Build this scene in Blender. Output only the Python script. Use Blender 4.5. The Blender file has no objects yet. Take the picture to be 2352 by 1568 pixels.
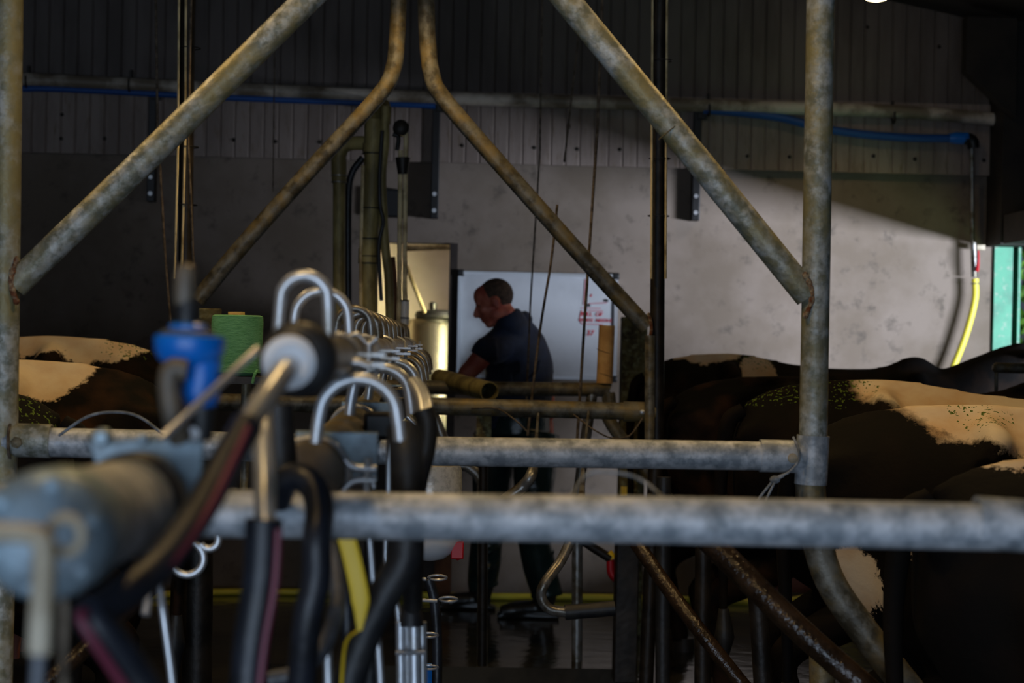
import bpy, math, random
from mathutils import Vector, Matrix, noise
R = math.radians
random.seed(7)
scene = bpy.context.scene
COL = scene.collection

# ------------------------------------------------------------------ camera
FPX = 4400.0
cam_d = bpy.data.cameras.new('camera')
cam = bpy.data.objects.new('camera', cam_d); COL.objects.link(cam)
cam_d.sensor_width = 36.0
cam_d.lens = 36.0 * FPX / 2352.0
cam_d.clip_start = 0.05
CAM_M = (Matrix.Translation((0, 0, 1.45)) @ Matrix.Rotation(-math.atan(162 / FPX), 4, 'Z')
         @ Matrix.Rotation(R(90), 4, 'X') @ Matrix.Rotation(R(1.2), 4, 'Z'))
cam.matrix_world = CAM_M
cam_d.dof.use_dof = True
cam_d.dof.focus_distance = 5.4
cam_d.dof.aperture_fstop = 4.4
scene.camera = cam

# ------------------------------------------------------------------ view + world
vs = scene.view_settings
vs.view_transform = 'Standard'; vs.look = 'None'; vs.gamma = 1.0; vs.use_curve_mapping = False
vs.exposure = 0.0
world = bpy.data.worlds.new('overcast_sky'); scene.world = world
world.use_nodes = True
world.node_tree.nodes['Background'].inputs[0].default_value = (0.62, 0.74, 0.95, 1)
world.node_tree.nodes['Background'].inputs[1].default_value = 0.07

def area(name, loc, rot, sx, sy, energy, color, spread=180):
    l = bpy.data.lights.new(name, 'AREA'); l.shape = 'RECTANGLE'; l.size = sx; l.size_y = sy
    l.energy = energy; l.color = color; l.spread = R(spread)
    o = bpy.data.objects.new(name, l); COL.objects.link(o); o.location = loc; o.rotation_euler = rot
    return o
# daylight coming in low through the side doorway (lights the end wall under the lintel)
area('side_door_daylight', (6.3, 5.2, 1.45), (0, R(90), 0), 0.6, 4.0, 2000, (0.76, 0.84, 1.0))
# daylight from the open end of the shed behind the camera
area('open_end_daylight', (-0.9, -2.3, 0.95), (R(90), 0, 0), 3.6, 1.7, 115, (0.62, 0.78, 1.0))
LAMP_POWER = 36.0
LAMP_COL = (1.0, 0.66, 0.27)

# ------------------------------------------------------------------ helpers
def at(px, py, D):
    """point where the sight line of a photo pixel meets the depth plane Y = D"""
    d = CAM_M.to_3x3() @ Vector(((px - 1176) / FPX, -(py - 784) / FPX, -1.0))
    o = CAM_M.translation
    return o + d * ((D - o.y) / d.y)

def tag(o, label=None, cat=None, group=None, kind=None):
    if label: o['label'] = label
    if cat: o['category'] = cat
    if group: o['group'] = group
    if kind: o['kind'] = kind
    return o

def thing(name, label, cat, loc, group=None):
    o = bpy.data.objects.new(name, None); COL.objects.link(o)
    o.empty_display_size = 0.1
    o.location = Vector(loc)
    return tag(o, label, cat, group)

def worldloc(o):
    v = Vector((0, 0, 0))
    while o is not None:
        v += o.location; o = o.parent
    return v

def crom(pts, n):
    """Catmull-Rom sampling"""
    P = [Vector(p) for p in pts]
    if len(P) < 3 or n <= 1: return P
    Q = [P[0] * 2 - P[1]] + P + [P[-1] * 2 - P[-2]]
    out = []
    for i in range(1, len(Q) - 2):
        a, b, c, d = Q[i - 1], Q[i], Q[i + 1], Q[i + 2]
        for j in range(n):
            t = j / n
            out.append(0.5 * ((2 * b) + (c - a) * t + (2 * a - 5 * b + 4 * c - d) * t * t + (3 * b - a - 3 * c + d) * t ** 3))
    out.append(P[-1])
    return out

class MB:
    def __init__(s): s.v = []; s.f = []
    def box(s, c, size, rot=None):
        c = Vector(c); hx, hy, hz = [q / 2 for q in size]; b = len(s.v)
        for x in (-hx, hx):
            for y in (-hy, hy):
                for z in (-hz, hz):
                    p = Vector((x, y, z))
                    if rot is not None: p = rot @ p
                    s.v.append(c + p)
        for q in ((0, 1, 3, 2), (4, 6, 7, 5), (0, 4, 5, 1), (2, 3, 7, 6), (0, 2, 6, 4), (1, 5, 7, 3)):
            s.f.append([b + i for i in q])
        return s
    def span(s, x0, x1, y0, y1, z0, z1):
        return s.box(((x0 + x1) / 2, (y0 + y1) / 2, (z0 + z1) / 2), (abs(x1 - x0), abs(y1 - y0), abs(z1 - z0)))
    def tube(s, pts, r, seg=16, smooth=0, cap=True, flat=1.0, flataxis=None):
        """swept tube; r a number or one radius per control point"""
        P0 = [Vector(p) for p in pts]
        rad = list(r) if isinstance(r, (list, tuple)) else [r] * len(P0)
        if smooth > 1 and len(P0) > 2:
            P = crom(P0, smooth)
            RR = [rad[min(i // smooth, len(rad) - 1)] * (1 - (i % smooth) / smooth) + rad[min(i // smooth + 1, len(rad) - 1)] * ((i % smooth) / smooth) for i in range(len(P))]
        else: P, RR = P0, rad
        T = []
        for i in range(len(P)):
            a = P[max(i - 1, 0)]; b = P[min(i + 1, len(P) - 1)]
            t = (b - a)
            T.append(t.normalized() if t.length > 1e-9 else Vector((0, 0, 1)))
        up = Vector(flataxis) if flataxis is not None else (Vector((0, 0, 1)) if abs(T[0].z) < .9 else Vector((0, 1, 0)))
        n = (up - T[0] * up.dot(T[0])).normalized()
        base = len(s.v)
        for i, p in enumerate(P):
            n = (n - T[i] * n.dot(T[i]))
            n = n.normalized() if n.length > 1e-6 else T[i].orthogonal().normalized()
            bb = T[i].cross(n)
            for k in range(seg):
                a = 2 * math.pi * k / seg
                s.v.append(p + (n * math.cos(a) * flat + bb * math.sin(a)) * RR[i])
        for i in range(len(P) - 1):
            for k in range(seg):
                k2 = (k + 1) % seg
                s.f.append([base + i * seg + k, base + i * seg + k2, base + (i + 1) * seg + k2, base + (i + 1) * seg + k])
        if cap:
            s.f.append([base + k for k in reversed(range(seg))])
            s.f.append([base + (len(P) - 1) * seg + k for k in range(seg)])
        return s
    def hollow(s, a, b, r, wall=0.004, seg=28):
        """open-ended pipe between a and b"""
        a = Vector(a); b = Vector(b); t = (b - a).normalized(); n = t.orthogonal().normalized(); bb = t.cross(n); base = len(s.v)
        rings = ((a, r), (b, r), (b, r - wall), (a, r - wall))
        for p, rr in rings:
            for k in range(seg):
                q = 2 * math.pi * k / seg
                s.v.append(p + (n * math.cos(q) + bb * math.sin(q)) * rr)
        for i in range(4):
            j = (i + 1) % 4
            for k in range(seg):
                k2 = (k + 1) % seg
                s.f.append([base + i * seg + k, base + i * seg + k2, base + j * seg + k2, base + j * seg + k])
        return s
    def lathe(s, prof, c, axis=(0, 0, 1), seg=32, closed=True):
        """profile [(radius, height)] spun round axis through c"""
        c = Vector(c); ax = Vector(axis).normalized(); n = ax.orthogonal().normalized(); bb = ax.cross(n); base = len(s.v)
        for r, h in prof:
            for k in range(seg):
                a = 2 * math.pi * k / seg
                s.v.append(c + ax * h + (n * math.cos(a) + bb * math.sin(a)) * max(r, 1e-4))
        for i in range(len(prof) - 1):
            for k in range(seg):
                k2 = (k + 1) % seg
                s.f.append([base + i * seg + k, base + i * seg + k2, base + (i + 1) * seg + k2, base + (i + 1) * seg + k])
        if closed:
            s.f.append([base + k for k in reversed(range(seg))])
            s.f.append([base + (len(prof) - 1) * seg + k for k in range(seg)])
        return s
    def torus(s, c, axis, R_, r, seg=28, rs=8, a0=0, a1=360):
        c = Vector(c); ax = Vector(axis).normalized(); n = ax.orthogonal().normalized(); bb = ax.cross(n)
        pts = []
        full = abs(a1 - a0) >= 359.9
        for i in range(seg + 1):
            a = R(a0 + (a1 - a0) * i / seg)
            pts.append(c + (n * math.cos(a) + bb * math.sin(a)) * R_)
        return s.tube(pts, r, rs, 0, not full)
    def ell(s, c, rx, ry, rz, rot=None, u=20, w=12):
        c = Vector(c); base = len(s.v)
        for j in range(w + 1):
            th = math.pi * j / w
            for i in range(u):
                ph = 2 * math.pi * i / u
                p = Vector((rx * max(math.sin(th), 1e-3) * math.cos(ph), ry * max(math.sin(th), 1e-3) * math.sin(ph), rz * math.cos(th)))
                if rot is not None: p = rot @ p
                s.v.append(c + p)
        for j in range(w):
            for i in range(u):
                i2 = (i + 1) % u
                s.f.append([base + j * u + i, base + (j + 1) * u + i, base + (j + 1) * u + i2, base + j * u + i2])
        s.f.append([base + i for i in range(u)]); s.f.append([base + w * u + i for i in reversed(range(u))])
        return s
    def prism(s, poly, y0, y1):
        """polygon of (x, z) points extruded from y0 to y1"""
        b = len(s.v); n = len(poly)
        for x, z in poly: s.v.append(Vector((x, y0, z)))
        for x, z in poly: s.v.append(Vector((x, y1, z)))
        s.f.append([b + i for i in range(n)]); s.f.append([b + n + i for i in reversed(range(n))])
        for i in range(n):
            j = (i + 1) % n
            s.f.append([b + i, b + n + i, b + n + j, b + j])
        return s
    def build(s, name, m, parent=None, smooth=True, bevel=0, remesh=0, sm=0, origin=None):
        off = worldloc(parent) if parent else Vector((0, 0, 0))
        loc = Vector((0, 0, 0))
        if parent is None:
            if origin is not None: loc = Vector(origin)
            else:
                lo = [min(v[i] for v in s.v) for i in range(3)]; hi = [max(v[i] for v in s.v) for i in range(3)]
                loc = Vector(((lo[0] + hi[0]) / 2, (lo[1] + hi[1]) / 2, lo[2]))
        me = bpy.data.meshes.new(name)
        me.from_pydata([tuple(v - off - loc) for v in s.v], [], s.f)
        me.validate(); me.update()
        o = bpy.data.objects.new(name, me); COL.objects.link(o)
        if remesh:
            md = o.modifiers.new('r', 'REMESH'); md.mode = 'VOXEL'; md.voxel_size = remesh; md.use_smooth_shade = True
            if sm:
                m2 = o.modifiers.new('s', 'SMOOTH'); m2.factor = .5; m2.iterations = sm
            dg = bpy.context.evaluated_depsgraph_get(); dg.update()
            nm = bpy.data.meshes.new_from_object(o.evaluated_get(dg))
            o.modifiers.clear(); o.data = nm; nm.name = name
            me = nm
        else:
            import bmesh
            bm = bmesh.new(); bm.from_mesh(me); bmesh.ops.recalc_face_normals(bm, faces=bm.faces[:]); bm.to_mesh(me); bm.free()
        me.materials.clear(); me.materials.append(m)
        if smooth:
            me.shade_smooth() if hasattr(me, 'shade_smooth') else None
            if not remesh:
                try: me.set_sharp_from_angle(angle=R(40))
                except Exception: pass
        if bevel:
            b = o.modifiers.new('bevel', 'BEVEL'); b.width = bevel; b.segments = 2; b.limit_method = 'ANGLE'
        if parent: o.parent = parent
        o.location = loc
        return o

def copy_tree(o, parent=None):
    c = o.copy(); COL.objects.link(c); c.parent = parent
    for ch in [q for q in bpy.data.objects if q.parent is o]: copy_tree(ch, c)
    return c

# ------------------------------------------------------------------ materials
MATS = {}
def srgb(r, g, b):
    f = lambda c: (c / 12.92 if c <= .04045 else ((c + .055) / 1.055) ** 2.4)
    return (f(r / 255), f(g / 255), f(b / 255), 1)

def mat(name, base, rough=.6, metal=0., second=None, scale=6., amount=.5, bump=0., bscale=30., sheen=0., coat=0., trans=0., third=None, tscale=2., tamount=.5, detail=6., stretch=None, emis=None, estr=0):
    """principled material: base colour mottled by noise with a second and a third colour"""
    m = bpy.data.materials.new(name); m.use_nodes = True
    nt = m.node_tree; N = nt.nodes; L = nt.links
    p = N['Principled BSDF']
    p.inputs['Roughness'].default_value = rough; p.inputs['Metallic'].default_value = metal
    p.inputs['Base Color'].default_value = base
    p.inputs['Sheen Weight'].default_value = sheen
    p.inputs['Coat Weight'].default_value = coat
    p.inputs['Transmission Weight'].default_value = trans
    if emis: p.inputs['Emission Color'].default_value = emis; p.inputs['Emission Strength'].default_value = estr
    tc = N.new('ShaderNodeTexCoord'); mp = N.new('ShaderNodeMapping'); L.new(tc.outputs['Object'], mp.inputs[0])
    if stretch: mp.inputs['Scale'].default_value = stretch
    cur = None
    def layer(prev, prevcol, colr, sc, am, seed):
        n = N.new('ShaderNodeTexNoise'); n.inputs['Scale'].default_value = sc; n.inputs['Detail'].default_value = detail; n.inputs['Roughness'].default_value = .62
        ad = N.new('ShaderNodeVectorMath'); ad.operation = 'ADD'; ad.inputs[1].default_value = (seed, seed * 1.7, -seed)
        L.new(mp.outputs[0], ad.inputs[0]); L.new(ad.outputs[0], n.inputs['Vector'])
        cr = N.new('ShaderNodeValToRGB'); c0 = 0.5 + (0.5 - am) * .36
        cr.color_ramp.elements[0].position = max(c0 - .09, 0); cr.color_ramp.elements[1].position = min(c0 + .09, 1)
        L.new(n.outputs['Fac'], cr.inputs[0])
        mx = N.new('ShaderNodeMix'); mx.data_type = 'RGBA'
        L.new(cr.outputs[0], mx.inputs[0])
        if prev: L.new(prev, mx.inputs[6])
        else: mx.inputs[6].default_value = prevcol
        mx.inputs[7].default_value = colr
        return mx.outputs[2]
    if second: cur = layer(cur, base, second, scale, amount, 3.1)
    if third: cur = layer(cur, base, third, tscale, tamount, 11.3)
    if cur: L.new(cur, p.inputs['Base Color'])
    if bump:
        n = N.new('ShaderNodeTexNoise'); n.inputs['Scale'].default_value = bscale; n.inputs['Detail'].default_value = 4
        L.new(mp.outputs[0], n.inputs['Vector'])
        b = N.new('ShaderNodeBump'); b.inputs['Strength'].default_value = bump; b.inputs['Distance'].default_value = .01
        L.new(n.outputs['Fac'], b.inputs['Height']); L.new(b.outputs[0], p.inputs['Normal'])
    MATS[name] = m
    return m

M = MATS
mat('galvanised', srgb(200, 204, 210), .5, .15, srgb(140, 148, 156), 24, .5, .15, 60, third=srgb(96, 104, 110), tscale=17, tamount=.16)
mat('mouldy_galvanised', srgb(182, 186, 184), .5, .2, srgb(112, 116, 104), 30, .5, .3, 60, third=srgb(140, 132, 94), tscale=8, tamount=.45)
mat('dirty_galvanised', srgb(120, 118, 108), .5, .2, srgb(72, 68, 56), 20, .5, .25, 50, third=srgb(130, 112, 68), tscale=8, tamount=.35)
mat('dark_steel', srgb(46, 40, 34), .5, .3, srgb(26, 22, 18), 12, .5, .2, 40)
mat('wet_rusty_steel', srgb(58, 44, 32), .18, .1, srgb(36, 27, 19), 12, .5, .35, 90)
mat('stainless', srgb(206, 210, 216), .34, .6, srgb(178, 178, 174), 18, .4, .05, 40)
mat('dull_stainless', srgb(150, 150, 148), .36, .6, srgb(98, 90, 74), 16, .45, .1, 40)
mat('black_rubber', srgb(30, 32, 36), .5, 0, srgb(48, 48, 48), 14, .4, .15, 60)
mat('black_hose', srgb(34, 38, 48), .42, 0, srgb(22, 24, 28), 10, .4, .1, 60)
mat('purple_tube', srgb(112, 48, 66), .4)
mat('grey_hose', srgb(96, 100, 108), .4, 0, srgb(60, 62, 66), 10, .4)
mat('white_plastic', srgb(226, 228, 232), .4)
mat('beige_plastic', srgb(190, 178, 156), .5, 0, srgb(150, 136, 112), 10, .4)
mat('blue_plastic', srgb(8, 110, 205), .35, 0, srgb(6, 88, 168), 9, .3)
mat('grey_brown', srgb(104, 94, 80), .5, 0, srgb(74, 66, 56), 9, .4)
mat('green_twine', srgb(120, 196, 142), .8, 0, srgb(92, 168, 114), 30, .4, .8, 120, stretch=(1, 1, 9))
mat('cardboard', srgb(224, 178, 112), .85, 0, srgb(200, 150, 88), 10, .4, .2, 40)
mat('yellow_plastic', srgb(255, 212, 40), .45)
mat('tank_steel', srgb(214, 210, 200), .24, 1.0)
mat('yellow_hose', srgb(226, 212, 70), .45, 0, srgb(210, 200, 60), 6, .3)
mat('red_plastic', srgb(176, 22, 34), .45)
mat('pale_bracket', srgb(140, 160, 172), .45, .3, srgb(104, 116, 124), 14, .4)
mat('rusty_weld', srgb(110, 62, 34), .8, .1, srgb(168, 150, 120), 60, .45, .8, 120)
mat('rope', srgb(110, 98, 84), .9, 0, srgb(70, 60, 48), 40, .5)
mat('grey_rope', srgb(150, 156, 164), .8, 0, srgb(110, 112, 112), 40, .5)
mat('white_pipe', srgb(206, 196, 182), .5, 0, srgb(120, 108, 92), 4, .5, .05, 20)
mat('blue_pipe', srgb(16, 78, 152), .5)
mat('mossy_pipe', srgb(172, 160, 106), .55, .1, srgb(112, 102, 64), 10, .5, .2, 40, stretch=(1, 1, .35))
mat('pale_pipe', srgb(220, 204, 160), .5, 0, srgb(150, 132, 92), 8, .4)
mat('mossy_post', srgb(120, 108, 66), .9, 0, srgb(70, 60, 38), 16, .5, .5, 40, third=srgb(150, 148, 110), tscale=30, tamount=.3)
mat('concrete_render', srgb(126, 114, 104), .9, 0, srgb(110, 98, 86), 1.6, .5, .2, 14, third=srgb(84, 76, 68), tscale=11, tamount=.06)
mat('wet_concrete', srgb(62, 60, 54), .12, 0, srgb(44, 42, 38), 3, .5, .35, 9)
mat('pit_concrete', srgb(66, 62, 54), .8, 0, srgb(40, 38, 34), 3, .5, .3, 20)
mat('upper_cladding', srgb(102, 94, 90), .65, .1, srgb(84, 76, 72), 2, .5, stretch=(3, 3, .6))
mat('lower_cladding', srgb(144, 130, 122), .6, .05, srgb(126, 112, 104), 3, .5, third=srgb(110, 92, 72), tscale=12, tamount=.12, stretch=(3, 3, .6))
mat('roof_sheet', srgb(60, 58, 56), .7, .1, srgb(44, 42, 40), 3, .5)
mat('steel_beam', srgb(40, 34, 28), .7, .1, srgb(26, 22, 18), 8, .5)
mat('green_paint', srgb(52, 140, 108), .5, .05, srgb(40, 116, 90), 6, .4, third=srgb(150, 150, 140), tscale=26, tamount=.1)
mat('cream_wall', srgb(226, 212, 196), .8, 0, srgb(210, 196, 176), 2, .5)
mat('brown_door', srgb(52, 42, 36), .7, 0, srgb(36, 28, 24), 6, .5)
mat('whiteboard_face', srgb(192, 196, 202), .14, 0, srgb(180, 184, 190), 3, .4)
mat('aluminium', srgb(200, 202, 206), .35, .7)
mat('red_marker', srgb(190, 40, 60), .6)
mat('black_plastic', srgb(18, 18, 20), .45)
mat('foliage', srgb(120, 170, 60), .6, 0, srgb(50, 100, 36), 6, .5)
mat('grass', srgb(96, 130, 60), .9, 0, srgb(60, 92, 36), 5, .5)
mat('lamp_glass', srgb(255, 240, 215), .3, emis=(1, .78, .45, 1), estr=9)
mat('brown_card', srgb(96, 62, 36), .85, 0, srgb(70, 44, 26), 8, .4)
mat('clear_plastic', srgb(214, 218, 220), .2, .3, srgb(186, 190, 192), 60, .4, .05, 80)
# ------------------------------------------------------------------ the setting
WD = 10.9                       # depth of the end wall
WX = 3.15                       # right side wall
LX = -4.2
def zat(py, px=1176, D=WD): return at(px, py, D).z
ZB = 2.47                       # top of the rendered wall
def roof_z(x): return 3.32 + (WX - abs(x)) * .2 if x > 0 else 3.32 + WX * .2 + x * .14
PX0, PX1, PY0, PY1 = -.86, .86, .6, 8.52   # milking pit
f = MB()
for (x0, x1, y0, y1) in ((LX, PX0, -2.6, 14), (PX1, 3.6, -2.6, 14), (PX0, PX1, -2.6, PY0), (PX0, PX1, PY1, 14)):
    f.span(x0, x1, y0, y1, -.12, 0)
tag(f.build('floor', M['wet_concrete'], smooth=False), kind='structure')
f = MB()
f.span(PX0 - .1, PX0, PY0 - .1, PY1 + .1, -.95, -.12).span(PX1, PX1 + .1, PY0 - .1, PY1 + .1, -.95, -.12)
f.span(PX0, PX1, PY0 - .1, PY0, -.95, -.12).span(PX0, PX1, PY1, PY1 + .1, -.95, -.12).span(PX0 - .1, PX1 + .1, PY0 - .1, PY1 + .1, -1.05, -.95)
tag(f.build('trim_1', M['pit_concrete'], smooth=False), 'concrete lining of the sunken milking pit', kind='structure')

# rendered end wall with the dairy doorway
dx0, dx1 = at(856, 700, WD).x, at(1031, 700, WD).x
dz = at(1000, 558, WD).z
f = MB()
f.span(LX, dx0, WD, WD + .18, 0, ZB).span(dx1, WX, WD, WD + .18, 0, ZB).span(dx0, dx1, WD, WD + .18, dz, ZB)
tag(f.build('wall_back', M['concrete_render'], smooth=False), kind='structure')
# ribbed cladding above: pale band up to the gutter pipe, darker sheet above it
def cladding(z0, z1, yoff, m, name, x0, x1):
    b = MB(); x = x0; prof = []
    pitch = .0812
    while x < x1:
        e = min(x + pitch, x1)
        prof += [(x, 0), (x + .007, .006), (x + .014, 0)] if e - x > .03 else [(x, 0)]
        x = e
    prof.append((x1, 0))
    base = len(b.v)
    for (xx, d) in prof:
        for zz in (z0, z1): b.v.append(Vector((xx, WD - yoff + d, zz)))
    for (xx, d) in prof:
        for zz in (z0, z1): b.v.append(Vector((xx, WD - yoff + .03, zz)))
    n = len(prof)
    for i in range(n - 1):
        b.f.append([2 * i, 2 * i + 2, 2 * i + 3, 2 * i + 1])
        b.f.append([2 * n + 2 * i, 2 * n + 2 * i + 1, 2 * n + 2 * i + 3, 2 * n + 2 * i + 2])
        b.f.append([2 * i, 2 * n + 2 * i, 2 * n + 2 * i + 2, 2 * i + 2])
    o = b.build(name, m, smooth=False)
    return tag(o, kind='structure')
ZC = 2.86
cladding(ZB - .015, ZC, .05, M['lower_cladding'], 'trim_2', LX, WX - .01)['label'] = 'pale ribbed cladding band above the rendered wall'
cladding(ZC, 4.3, .02, M['upper_cladding'], 'trim_3', LX, WX - .01)['label'] = 'dull ribbed cladding under the roof'
f = MB().span(LX, WX, WD + .02, WD + .18, ZB, 4.4)
tag(f.build('trim_4', M['steel_beam'], smooth=False), 'dark backing behind the cladding', kind='structure')
# roof, two slopes
f = MB()
for (xa, xb) in ((LX - .3, 0), (0, 3.9)):
    za, zb = roof_z(xa) if xa < 0 else roof_z(0), roof_z(xb)
    if xa == 0: za = roof_z(0.0001)
    f.prism([(xa, za), (xb, zb), (xb, zb + .05), (xa, za + .05)], -2.6, WD + .3)
tag(f.build('ceiling', M['roof_sheet'], smooth=False), kind='structure')
f = MB()
for y in (9.6,):
    for (xa, xb) in ((0, 3.2), (LX, 0)):
        za, zb = roof_z(xa + 1e-4), roof_z(xb - 1e-4 if xb == 0 else xb)
        f.prism([(xa, za - .12), (xb, zb - .12), (xb, zb), (xa, za)], y, y + .08)
tag(f.build('trim_5', M['steel_beam'], smooth=False), 'dark roof rafter across the shed', kind='structure')
# left wall and right wall (right one open below the lintel)
tag(MB().span(LX - .15, LX, -2.6, WD + .2, 0, 4.0).build('wall_left', M['concrete_render'], smooth=False), kind='structure')
ZL = 2.05
f = MB().span(WX + .12, WX + .25, -2.6, WD + .2, ZL, 3.5).span(WX + .12, WX + .25, -2.6, 8.5, 0, ZL)
f.span(WX + .12, WX + .25, 8.5, WD - .06, 0, .80)  # unseen low wall across the doorway, added to shade the end wall's foot
tag(f.build('wall_right', M['steel_beam'], smooth=False), kind='structure')
f = MB().span(LX, -2.8, -2.6, -2.45, 0, 4).span(1.2, 3.4, -2.6, -2.45, 0, 4).span(-2.8, 1.2, -2.6, -2.45, 1.9, 4.2)
tag(f.build('wall_front', M['steel_beam'], smooth=False), kind='structure')
# steel portal column: dark above the lintel, green below
col = thing('portal_column', 'green painted steel column in the right corner beside the open doorway', 'column', (WX + .05, WD - .2, 0))
gx0 = at(2281, 700, WD - .2).x; gx1 = at(2328, 700, WD - .2).x
gx0 = at(2280, 700, WD).x; gx1 = at(2322, 700, WD).x
f = MB().span(gx0, gx1, WD - .022, WD - .004, 0, ZL).span(gx0 + .05, gx0 + .065, WD - .004, WD + .19, 0, ZL).span(gx0, gx1, WD + .19, WD + .205, 0, ZL).span(gx1 + .03, gx1 + .045, WD - .03, WD + .2, 0, ZL)
f.build('column_shaft', M['green_paint'], col, smooth=False)
tx0 = at(2302, 400, WD - .3).x
f = MB().span(tx0, WX + .2, WD - .3, WD + .1, ZL, 3.3).span(gx0 + .02, WX + .2, WD - .06, WD + .1, ZL, 3.3)
f.build('column_top', M['steel_beam'], col, smooth=False)
f = MB().span(WX - .04, WX + .3, 4.6, WD - .36, ZL - .0, ZL + .16)
tag(f.build('lintel_beam', M['steel_beam'], smooth=False), 'dark steel lintel beam over the open side doorway', 'beam')
o = MB().prism([(WX - .28, 3.0), (WX, 2.75), (WX, 3.3), (WX - .28, 3.3)], WD - .4, WD - .3).build('haunch_plate', M['steel_beam'], smooth=False)
tag(o, 'dark haunch plate where the rafter meets the corner column', 'bracket')

# doorway and the dairy room behind it
f = MB().span(dx1 - .001, dx1 + .045, WD - .02, WD + .18, 0, dz).span(dx0 - .02, dx0, WD - .005, WD + .18, 0, dz)
tag(f.build('trim_6', M['brown_door'], smooth=False), 'dark door jambs of the dairy doorway', kind='structure')
f = MB().span(-2.4, 1.6, 13.3, 13.4, 0, 2.7).span(-2.5, -2.4, WD + .18, 13.4, 0, 2.7).span(1.6, 1.7, WD + .18, 13.4, 0, 2.7).span(-2.5, 1.7, WD + .18, 13.4, 2.6, 2.7)
tag(f.build('wall_dairy', M['cream_wall'], smooth=False), kind='structure')
area('dairy_lamp', (.45, 11.75, 2.5), (0, 0, 0), .5, .5, 9, (1.0, .92, .84))
area('tank_highlight_light', (.55, 11.5, 1.2), (0, R(90), R(-40)), .9, .14, 22, (1.0, .92, .5), 70)  # unseen strip light added to give the tank its bright yellow edge
tk = thing('milk_tank', 'stainless steel bulk milk tank seen through the dairy doorway', 'tank', (at(1000, 800, 12.2).x, 12.2, 0))
tr = (at(1046, 800, 12.2).x - at(940, 800, 12.2).x) / 2 * 1.15
tx = at(993, 800, 12.2).x; tz = at(993, 730, 12.2).z
MB().lathe([(tr - .02, .12), (tr, .16), (tr, tz - .05 - .3), (tr + .004, tz - .345), (tr, tz - .34), (tr, tz - .05), (tr - .02, tz - .01), (tr - .06, tz)], (tx, 12.2, 0), seg=48).build('tank_body', M['tank_steel'], tk)
for a in (45, 135, 225, 315):
    MB().tube([(tx + math.cos(R(a)) * tr * .7, 12.2 + math.sin(R(a)) * tr * .7, 0), (tx + math.cos(R(a)) * tr * .7, 12.2 + math.sin(R(a)) * tr * .7, .14)], .02).build('leg', M['stainless'], tk)
ld = MB().lathe([(tr * .82, tz - .0), (tr * .86, tz + .015), (tr * .8, tz + .04), (.05, tz + .052)], (tx + .03, 12.15, 0)).build('lid', M['black_plastic'], tk)
MB().lathe([(.022, tz + .05), (.026, tz + .09), (.018, tz + .1)], (tx, 12.1, 0)).build('knob', M['black_plastic'], ld)
t = MB().tube([at(925, 570, 11.4), at(1060, 566, 11.4)], .018).build('wash_pipe', M['pale_pipe'])
tag(t, 'cream pipe running across the top of the dairy doorway', 'pipe')
t = MB().tube([at(935, 610, 11.7), at(945, 640, 11.7), at(976, 718, 11.75)], .013, smooth=6).build('filling_pipe', M['pale_pipe'])
tag(t, 'thin cream pipe slanting down onto the milk tank lid', 'pipe')

tag(MB().span(dx0, dx1, WD + .06, WD + .1, .01, .84).build('door_1', M['brown_door'], smooth=False), 'dark lower half of the stable door to the dairy', kind='structure')
# outside the side doorway
tag(MB().span(3.6, 14, -4, 20, -.1, -.02).build('ground_yard', M['grass'], smooth=False), kind='structure')
def bush(x, y, r, h, label, seed):
    random.seed(seed); b = MB()
    for i in range(900):
        a = random.uniform(0, 6.283); e = random.uniform(0, 1.0); rr = r * (1 - .5 * e * e) * random.uniform(.75, 1.05)
        p = Vector((x + math.cos(a) * rr, y + math.sin(a) * rr, .1 + e * h)); s_ = random.uniform(.05, .1)
        n = Vector((random.uniform(-1, 1), random.uniform(-1, 1), random.uniform(-1, 1))).normalized(); u = n.orthogonal().normalized(); w = n.cross(u); k = len(b.v)
        b.v += [p, p + u * s_ + w * s_ * .4, p + u * s_ * 2, p + u * s_ - w * s_ * .4]; b.f.append([k, k + 1, k + 2, k + 3])
    t = thing('bush', label, 'bush', (x, y, -.02))
    b.build('leaves', M['foliage'], t, smooth=False)
    MB().tube([(x, y, -.02), (x + .05, y, h * .6)], [.06, .03]).build('trunk', M['brown_card'], t)
bush(4.3, 12.6, .8, 2.0, 'leafy green bush outside the side doorway', 3)

# ------------------------------------------------------------------ fittings on the end wall
YP = 10.80
pts = [at(-60, 176, YP), at(350, 196, YP), at(1000, 224, YP), at(1600, 242, YP), at(2050, 256, YP), at(2318, 277, YP)]
wp = thing('gutter_pipe', 'long white pipe running along the end wall above the blue hose', 'pipe', pts[2])
MB().tube(pts, .037, 20, 6).build('pipe', M['white_pipe'], wp)
for px in (62, 298, 1628, 2052):
    q = at(px, 176 + (px + 60) * .0405 + 6, YP)
    MB().torus(q, (1, 0, .03), .039, .006, rs=6).box(q + Vector((0, .03, .06)), (.014, .03, .06)).build('pipe_clip', M['dark_steel'], wp)
pts = [at(40, 204, YP), at(150, 205, YP), at(520, 224, YP), at(780, 234, YP), at(1000, 243, YP)]
tag(MB().tube(pts, .017, 12, 6).build('water_pipe', M['blue_pipe']), 'blue water pipe clipped under the white pipe at the left', 'pipe')
pts = [at(1615, 252, YP), at(1700, 259, YP), at(1790, 270, YP), at(1870, 290, YP), at(1960, 306, YP), at(2080, 316, YP), at(2200, 318, YP)]
bp = thing('water_pipe', 'blue water pipe sagging below the white pipe towards the right corner', 'pipe', pts[3])
MB().tube(pts, .023, 14, 6).build('pipe', M['blue_pipe'], bp)
MB().tube([at(2180, 317, YP), at(2195, 317, YP), at(2222, 318, YP)], [.026, .034, .034], 16).build('coupling', M['blue_plastic'], bp)
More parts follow.
